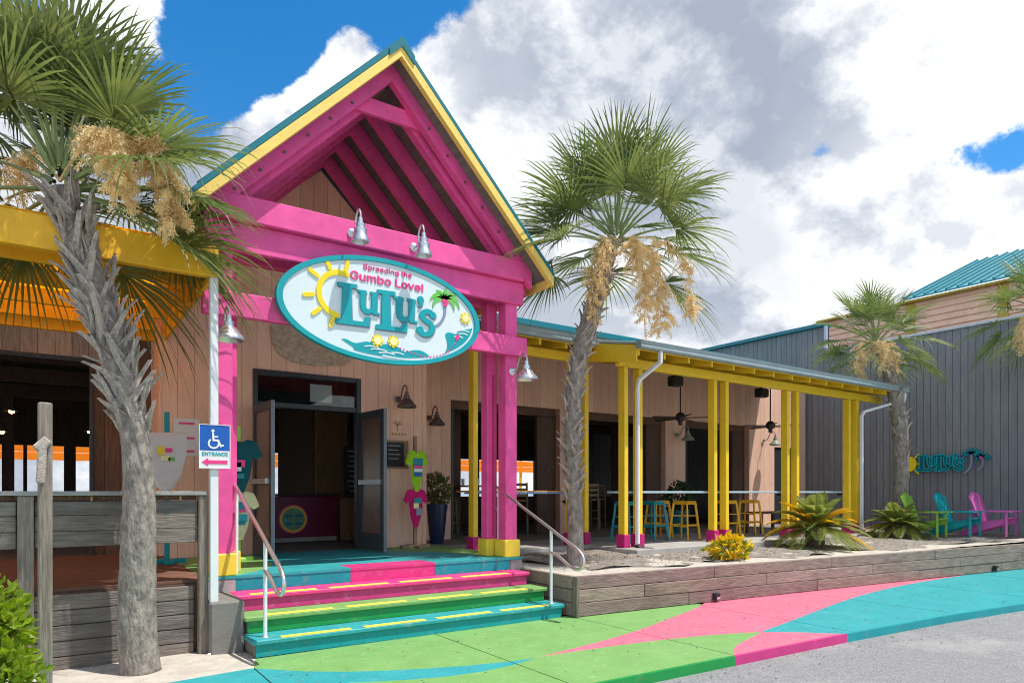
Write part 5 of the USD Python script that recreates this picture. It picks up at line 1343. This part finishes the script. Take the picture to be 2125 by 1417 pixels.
# ================================================================== PALM TREES
def fan_leaf(rg, base, azim, elev, petiole, fan, droop, seg=38, fold=0.25, spread=112):
    """A palmetto leaf: curved stalk, then a fan of long narrow blades on an arching midrib."""
    d = np.array([math.cos(azim) * math.cos(elev), math.sin(azim) * math.cos(elev), math.sin(elev)])
    s_ = np.linspace(0, 1, 9)[:, None]
    pts = base + d * petiole * s_ + np.array([0, 0, -1.0]) * droop * petiole * 0.35 * s_ ** 2
    stalk = tube(pts, np.linspace(0.020, 0.010, 9), 5, False)
    t = pts[-1] - pts[-2]; t /= np.linalg.norm(t)
    side = np.cross(t, [0, 0, 1.0]); side /= np.linalg.norm(side) + 1e-9
    up = np.cross(side, t)
    roll = rg.uniform(-0.5, 0.5)
    side, up = side * math.cos(roll) + up * math.sin(roll), up * math.cos(roll) - side * math.sin(roll)
    V, F = [], []
    g = np.array([0, 0, -1.0])
    dphi = math.radians(2 * spread / seg)
    for k in range(seg):
        phi = math.radians(-spread + 2 * spread * (k + 0.5) / seg)
        dv = t * math.cos(phi) + side * math.sin(phi) + up * fold * (abs(math.sin(phi)) ** 1.5)
        dv /= np.linalg.norm(dv)
        L = fan * (0.70 + 0.30 * math.cos(phi)) * rg.uniform(0.90, 1.06)
        o = pts[-1] + t * 0.12 * fan * (math.cos(phi) * 0.5 + 0.5) + g * 0.02
        w_dir = np.cross(dv, up); w_dir /= np.linalg.norm(w_dir) + 1e-9
        tw = rg.uniform(-0.7, 0.7)
        w_dir = w_dir * math.cos(tw) + up * math.sin(tw)
        n = len(V)
        dr = droop * rg.uniform(0.6, 1.4)
        for u, w in ((0.02, 0.3), (0.36, 1.0), (0.62, 0.72), (0.84, 0.36)):
            c = o + dv * L * u + g * dr * L * 0.55 * u ** 2.6
            hw = min(0.36 * L * dphi, 0.026) * 0.62 * w
            V += [c - w_dir * hw, c + w_dir * hw]
        V.append(o + dv * L * 0.98 + g * dr * L * 0.62)
        for i in range(3):
            q = n + i * 2
            F += [[q, q + 1, q + 3], [q, q + 3, q + 2]]
        F.append([n + 6, n + 7, n + 8])
    return stalk, trimesh.Trimesh(np.array(V), np.array(F), process=False)


def seed_cluster(rg, base, azim, out, drop, n, width, rise=0.16):
    """A drooping panicle: a curved stem, many branchlets that leave it and hang, fine tan beads along each."""
    d = np.array([math.cos(azim), math.sin(azim), 0])
    s_ = np.linspace(0, 1, 14)
    sp = base + np.outer(out * np.sin(s_ * 1.7), d) + np.outer(rise * np.sin(s_ * 2.6) - drop * s_ ** 1.8, [0, 0, 1.0])
    ms = [tube(sp, np.linspace(0.014, 0.004, 14), 5, False)]
    nb = 70
    ub = rg.uniform(0.22, 1.0, nb) ** 0.8; i = np.minimum((ub * 13).astype(int), 12); f = (ub * 13 - i)[:, None]
    cb = sp[i] * (1 - f) + sp[i + 1] * f
    db = rg.normal(size=(nb, 3)) * [1, 1, 0.6]; db /= np.linalg.norm(db, axis=1, keepdims=True)
    lb = (width * rg.uniform(0.6, 1.7, nb) * (1.15 - 0.55 * ub))[:, None]
    for k in range(0, nb, 2):
        t = np.linspace(0, 1, 4)[:, None]
        ms.append(tube(cb[k] + db[k] * lb[k] * t + np.array([0, 0, -1.0]) * lb[k] * 0.75 * t ** 2, 0.003, 3, False))
    b = rg.integers(nb, size=n); t = rg.uniform(0.05, 1, n)[:, None] ** 0.8
    p = cb[b] + db[b] * lb[b] * t + np.array([0, 0, -1.0]) * lb[b] * 0.75 * t ** 2 + rg.normal(size=(n, 3)) * 0.014
    dirv = db[b] * 0.6 + np.array([0, 0, -0.8]) * t + rg.normal(size=(n, 3)) * 0.6; dirv /= np.linalg.norm(dirv, axis=1, keepdims=True)
    L = rg.uniform(0.012, 0.04, n)[:, None]
    w = np.cross(dirv, rg.normal(size=(n, 3))); w /= np.linalg.norm(w, axis=1, keepdims=True); w *= 0.0045
    V = np.stack([p - w, p + w, p + dirv * L + w * 0.6, p + dirv * L - w * 0.6], 1).reshape(-1, 3); j = np.arange(n)[:, None] * 4
    return cat(ms, trimesh.Trimesh(V, np.vstack([j + [0, 1, 2], j + [0, 2, 3]]), process=False))


def boot_mesh(base, az, tang, L, w, out_a, rg):
    """A cut leaf base: a tapering, slightly cupped woody stub that leaves the trunk upwards."""
    rad = np.array([math.cos(az), math.sin(az), 0]); rad -= tang * (rad @ tang); rad /= np.linalg.norm(rad)
    lat = np.cross(tang, rad)
    skew = rg.choice([-1, 1]) * rg.uniform(0.25, 0.95)
    d0 = tang * math.cos(out_a * 0.55) + rad * math.sin(out_a * 0.55) + lat * skew
    d1 = tang * math.cos(out_a) + rad * math.sin(out_a) + lat * skew
    c0 = base; c1 = c0 + d0 / np.linalg.norm(d0) * L * 0.5; c2 = c1 + d1 / np.linalg.norm(d1) * L * 0.5
    V = []
    for c, ww, th in ((c0, w, 0.035), (c1, w * 0.66, 0.024), (c2, w * 0.5, 0.014)):
        for a_, b_ in ((-1, 0.35), (0, -0.5), (1, 0.35), (1, 1.0), (0, 0.5), (-1, 1.0)):
            V.append(c + lat * a_ * ww / 2 + rad * (b_ - 0.3) * th)
    F = []
    for i in range(2):
        for j in range(6):
            k = (j + 1) % 6; q = i * 6
            F += [[q + j, q + k, q + 6 + k], [q + j, q + 6 + k, q + 6 + j]]
    F += [[12, 13, 17], [13, 16, 17], [13, 14, 16], [14, 15, 16], [0, 5, 1], [1, 5, 4], [1, 4, 2], [2, 4, 3]]
    return trimesh.Trimesh(np.array(V), np.array(F), process=False)


def palm(label, path, radii, crown, seed, nfr, fan, petiole, boots, clusters, boot_from, boot_len, boot_w, frond_m=FROND, seg=38, elo=-25, ehi=82, tone=BOOT, droopk=1.0, outa=(18, 52), bare=None):
    rg = np.random.default_rng(seed)
    path = np.array(path, float)
    o = thing('palm_tree', label, 'palm tree', tuple(path[0]))
    n = 70
    sp = spline(path, n)
    s = np.linspace(0, 1, n)
    r = np.interp(s, np.linspace(0, 1, len(radii)), radii)
    sides = 22
    tk = tube(sp, r, sides)
    v = np.array(tk.vertices); k = n * sides
    c = np.repeat(sp, sides, 0)
    dv = v[:k] - c
    nz = meshkit.fbm(np.c_[v[:k, 0] * 14, v[:k, 1] * 14, v[:k, 2] * 22], 3, seed)
    ring = 0.5 + 0.5 * np.sin(np.repeat(s, sides) * 46 * 2 * math.pi / 2.2 + 3 * nz)
    v[:k] = c + dv * (0.92 + 0.14 * nz + 0.012 * ring)[:, None]
    tk.vertices = v
    part(o, 'trunk', tk, PALMBARK, smooth=True)
    tang = np.gradient(sp, axis=0); tang /= np.linalg.norm(tang, axis=1, keepdims=True)
    for b in range(boots):
        u = boot_from + (1.0 - boot_from) * (b + 0.5) / boots
        i = min(int(u * (n - 1)), n - 1)
        az = b * 2.39996 + rg.uniform(-0.3, 0.3)
        rad = np.array([math.cos(az), math.sin(az), 0])
        base = sp[i] + rad * r[i] * 0.82
        part(o, 'leaf_base', boot_mesh(base, az, tang[i], boot_len * rg.uniform(0.7, 1.35), boot_w * rg.uniform(0.8, 1.2), math.radians(rg.uniform(*outa)), rg), tone)
    crown = np.array(crown, float)
    for f in range(nfr):
        t_ = (f + 0.5) / nfr
        az = f * 2.39996 + rg.uniform(-0.25, 0.25)
        el = math.radians(elo + (ehi - elo) * t_ ** 0.9 + rg.uniform(-8, 8))
        if bare is not None and el < math.radians(bare[1]) and abs((az - bare[0] + math.pi) % (2 * math.pi) - math.pi) < bare[2]:
            continue          # old leaves pruned off on this side
        dr = (0.75 - 0.5 * t_) * rg.uniform(0.7, 1.2) * droopk
        base = crown + np.array([0, 0, -0.18 + 0.3 * t_]) + np.array([math.cos(az), math.sin(az), 0]) * 0.10 * (1 - t_ * 0.6)
        st, lf = fan_leaf(rg, base, az, el, petiole * rg.uniform(0.8, 1.15), fan * rg.uniform(0.85, 1.1), dr, seg)
        q = part(o, 'frond', lf, frond_m)
        part(q, 'stalk', st, PETIOLE)
    for (az, out, drop, cn, wd, *ri) in clusters:
        part(o, 'seed_cluster', seed_cluster(rg, crown + np.array([0, 0, -0.05]), az, out, drop, cn, wd, *ri), SEED)
    return o


RIGHT = math.atan2(-C_, S_)      # azimuth of "to the right of the picture"
palm('big leaning palm at the left in front of the deck railing, cut by the frame', [(0.67, 6.69, -0.05), (0.65, 6.71, 1.64), (0.59, 6.76, 2.28), (0.48, 6.84, 2.75), (0.34, 6.93, 3.30), (0.19, 7.03, 3.82), (0.10, 7.08, 4.20)],
     [0.162, 0.150, 0.140, 0.118, 0.115, 0.125, 0.12, 0.10], (0.08, 7.09, 4.32), 21, 60, 0.94, 0.74, 150,
     [(RIGHT - 0.15, 1.05, 0.72, 13000, 0.17, 0.52), (RIGHT - 0.5, 0.85, 0.50, 9000, 0.17, 0.42), (RIGHT - 0.2, 0.62, 0.30, 5000, 0.16, 0.42), (RIGHT + 2.8, 0.5, 0.3, 2200, 0.14, 0.4)], 0.50, 0.30, 0.075, seg=40, elo=-13, droopk=0.95, outa=(8, 40), bare=(RIGHT - 1.65, 48, 1.15))
palm('tall leaning palm in the raised bed right of the pink portico', [(6.16, 7.40, 0.42), (6.14, 7.39, 1.7), (6.13, 7.4, 2.59), (6.19, 7.36, 3.34), (6.34, 7.26, 4.02), (6.5, 7.14, 4.7), (6.60, 7.07, 5.10)],
     [0.128, 0.112, 0.105, 0.11, 0.12, 0.13, 0.12, 0.09], (6.63, 7.05, 5.18), 33, 36, 0.96, 0.78, 130,
     [(RIGHT - 0.1, 0.62, 1.45, 8500, 0.24), (RIGHT - 0.5, 0.42, 1.35, 7000, 0.20), (RIGHT + 3.4, 0.36, 1.25, 6500, 0.19), (RIGHT - 0.2, 1.05, 1.20, 3800, 0.14), (RIGHT + 3.9, 0.3, 0.9, 3000, 0.15)], 0.22, 0.19, 0.07, seg=36, elo=-10, droopk=0.85, bare=(RIGHT - 1.6, 25, 0.6))
palm('smaller palm between the veranda end and the grey wall', [(16.23, 7.77, 0.45), (16.25, 7.76, 2.2), (16.2, 7.79, 3.3), (16.05, 7.90, 4.2), (15.85, 8.05, 4.95)],
     [0.19, 0.165, 0.155, 0.17, 0.15, 0.10], (15.78, 8.10, 5.05), 45, 28, 0.85, 0.70, 40,
     [(RIGHT - 0.2, 0.42, 0.75, 3000, 0.21), (RIGHT + 0.6, 0.4, 0.7, 2200, 0.2), (RIGHT + 3.1, 0.42, 0.75, 3000, 0.21), (RIGHT - 1.5, 0.32, 0.8, 2500, 0.2), (RIGHT + 2.4, 0.3, 1.25, 2000, 0.13)], 0.4, 0.22, 0.10, FRONDF, seg=28, elo=-22, tone=BOOT)
palm('palm at the right edge of the picture, only part of its crown in view', [(17.55, 5.45, 0.5), (17.5, 5.43, 3.0), (17.35, 5.35, 5.3)], [0.19, 0.16, 0.16, 0.10], (17.33, 5.33, 5.38), 57, 24, 0.85, 0.70, 24,
     [(RIGHT + 2.9, 0.5, 0.8, 2600, 0.18), (RIGHT + 2.2, 0.4, 0.8, 1800, 0.18)], 0.6, 0.2, 0.09, FRONDF, seg=28, elo=-22)
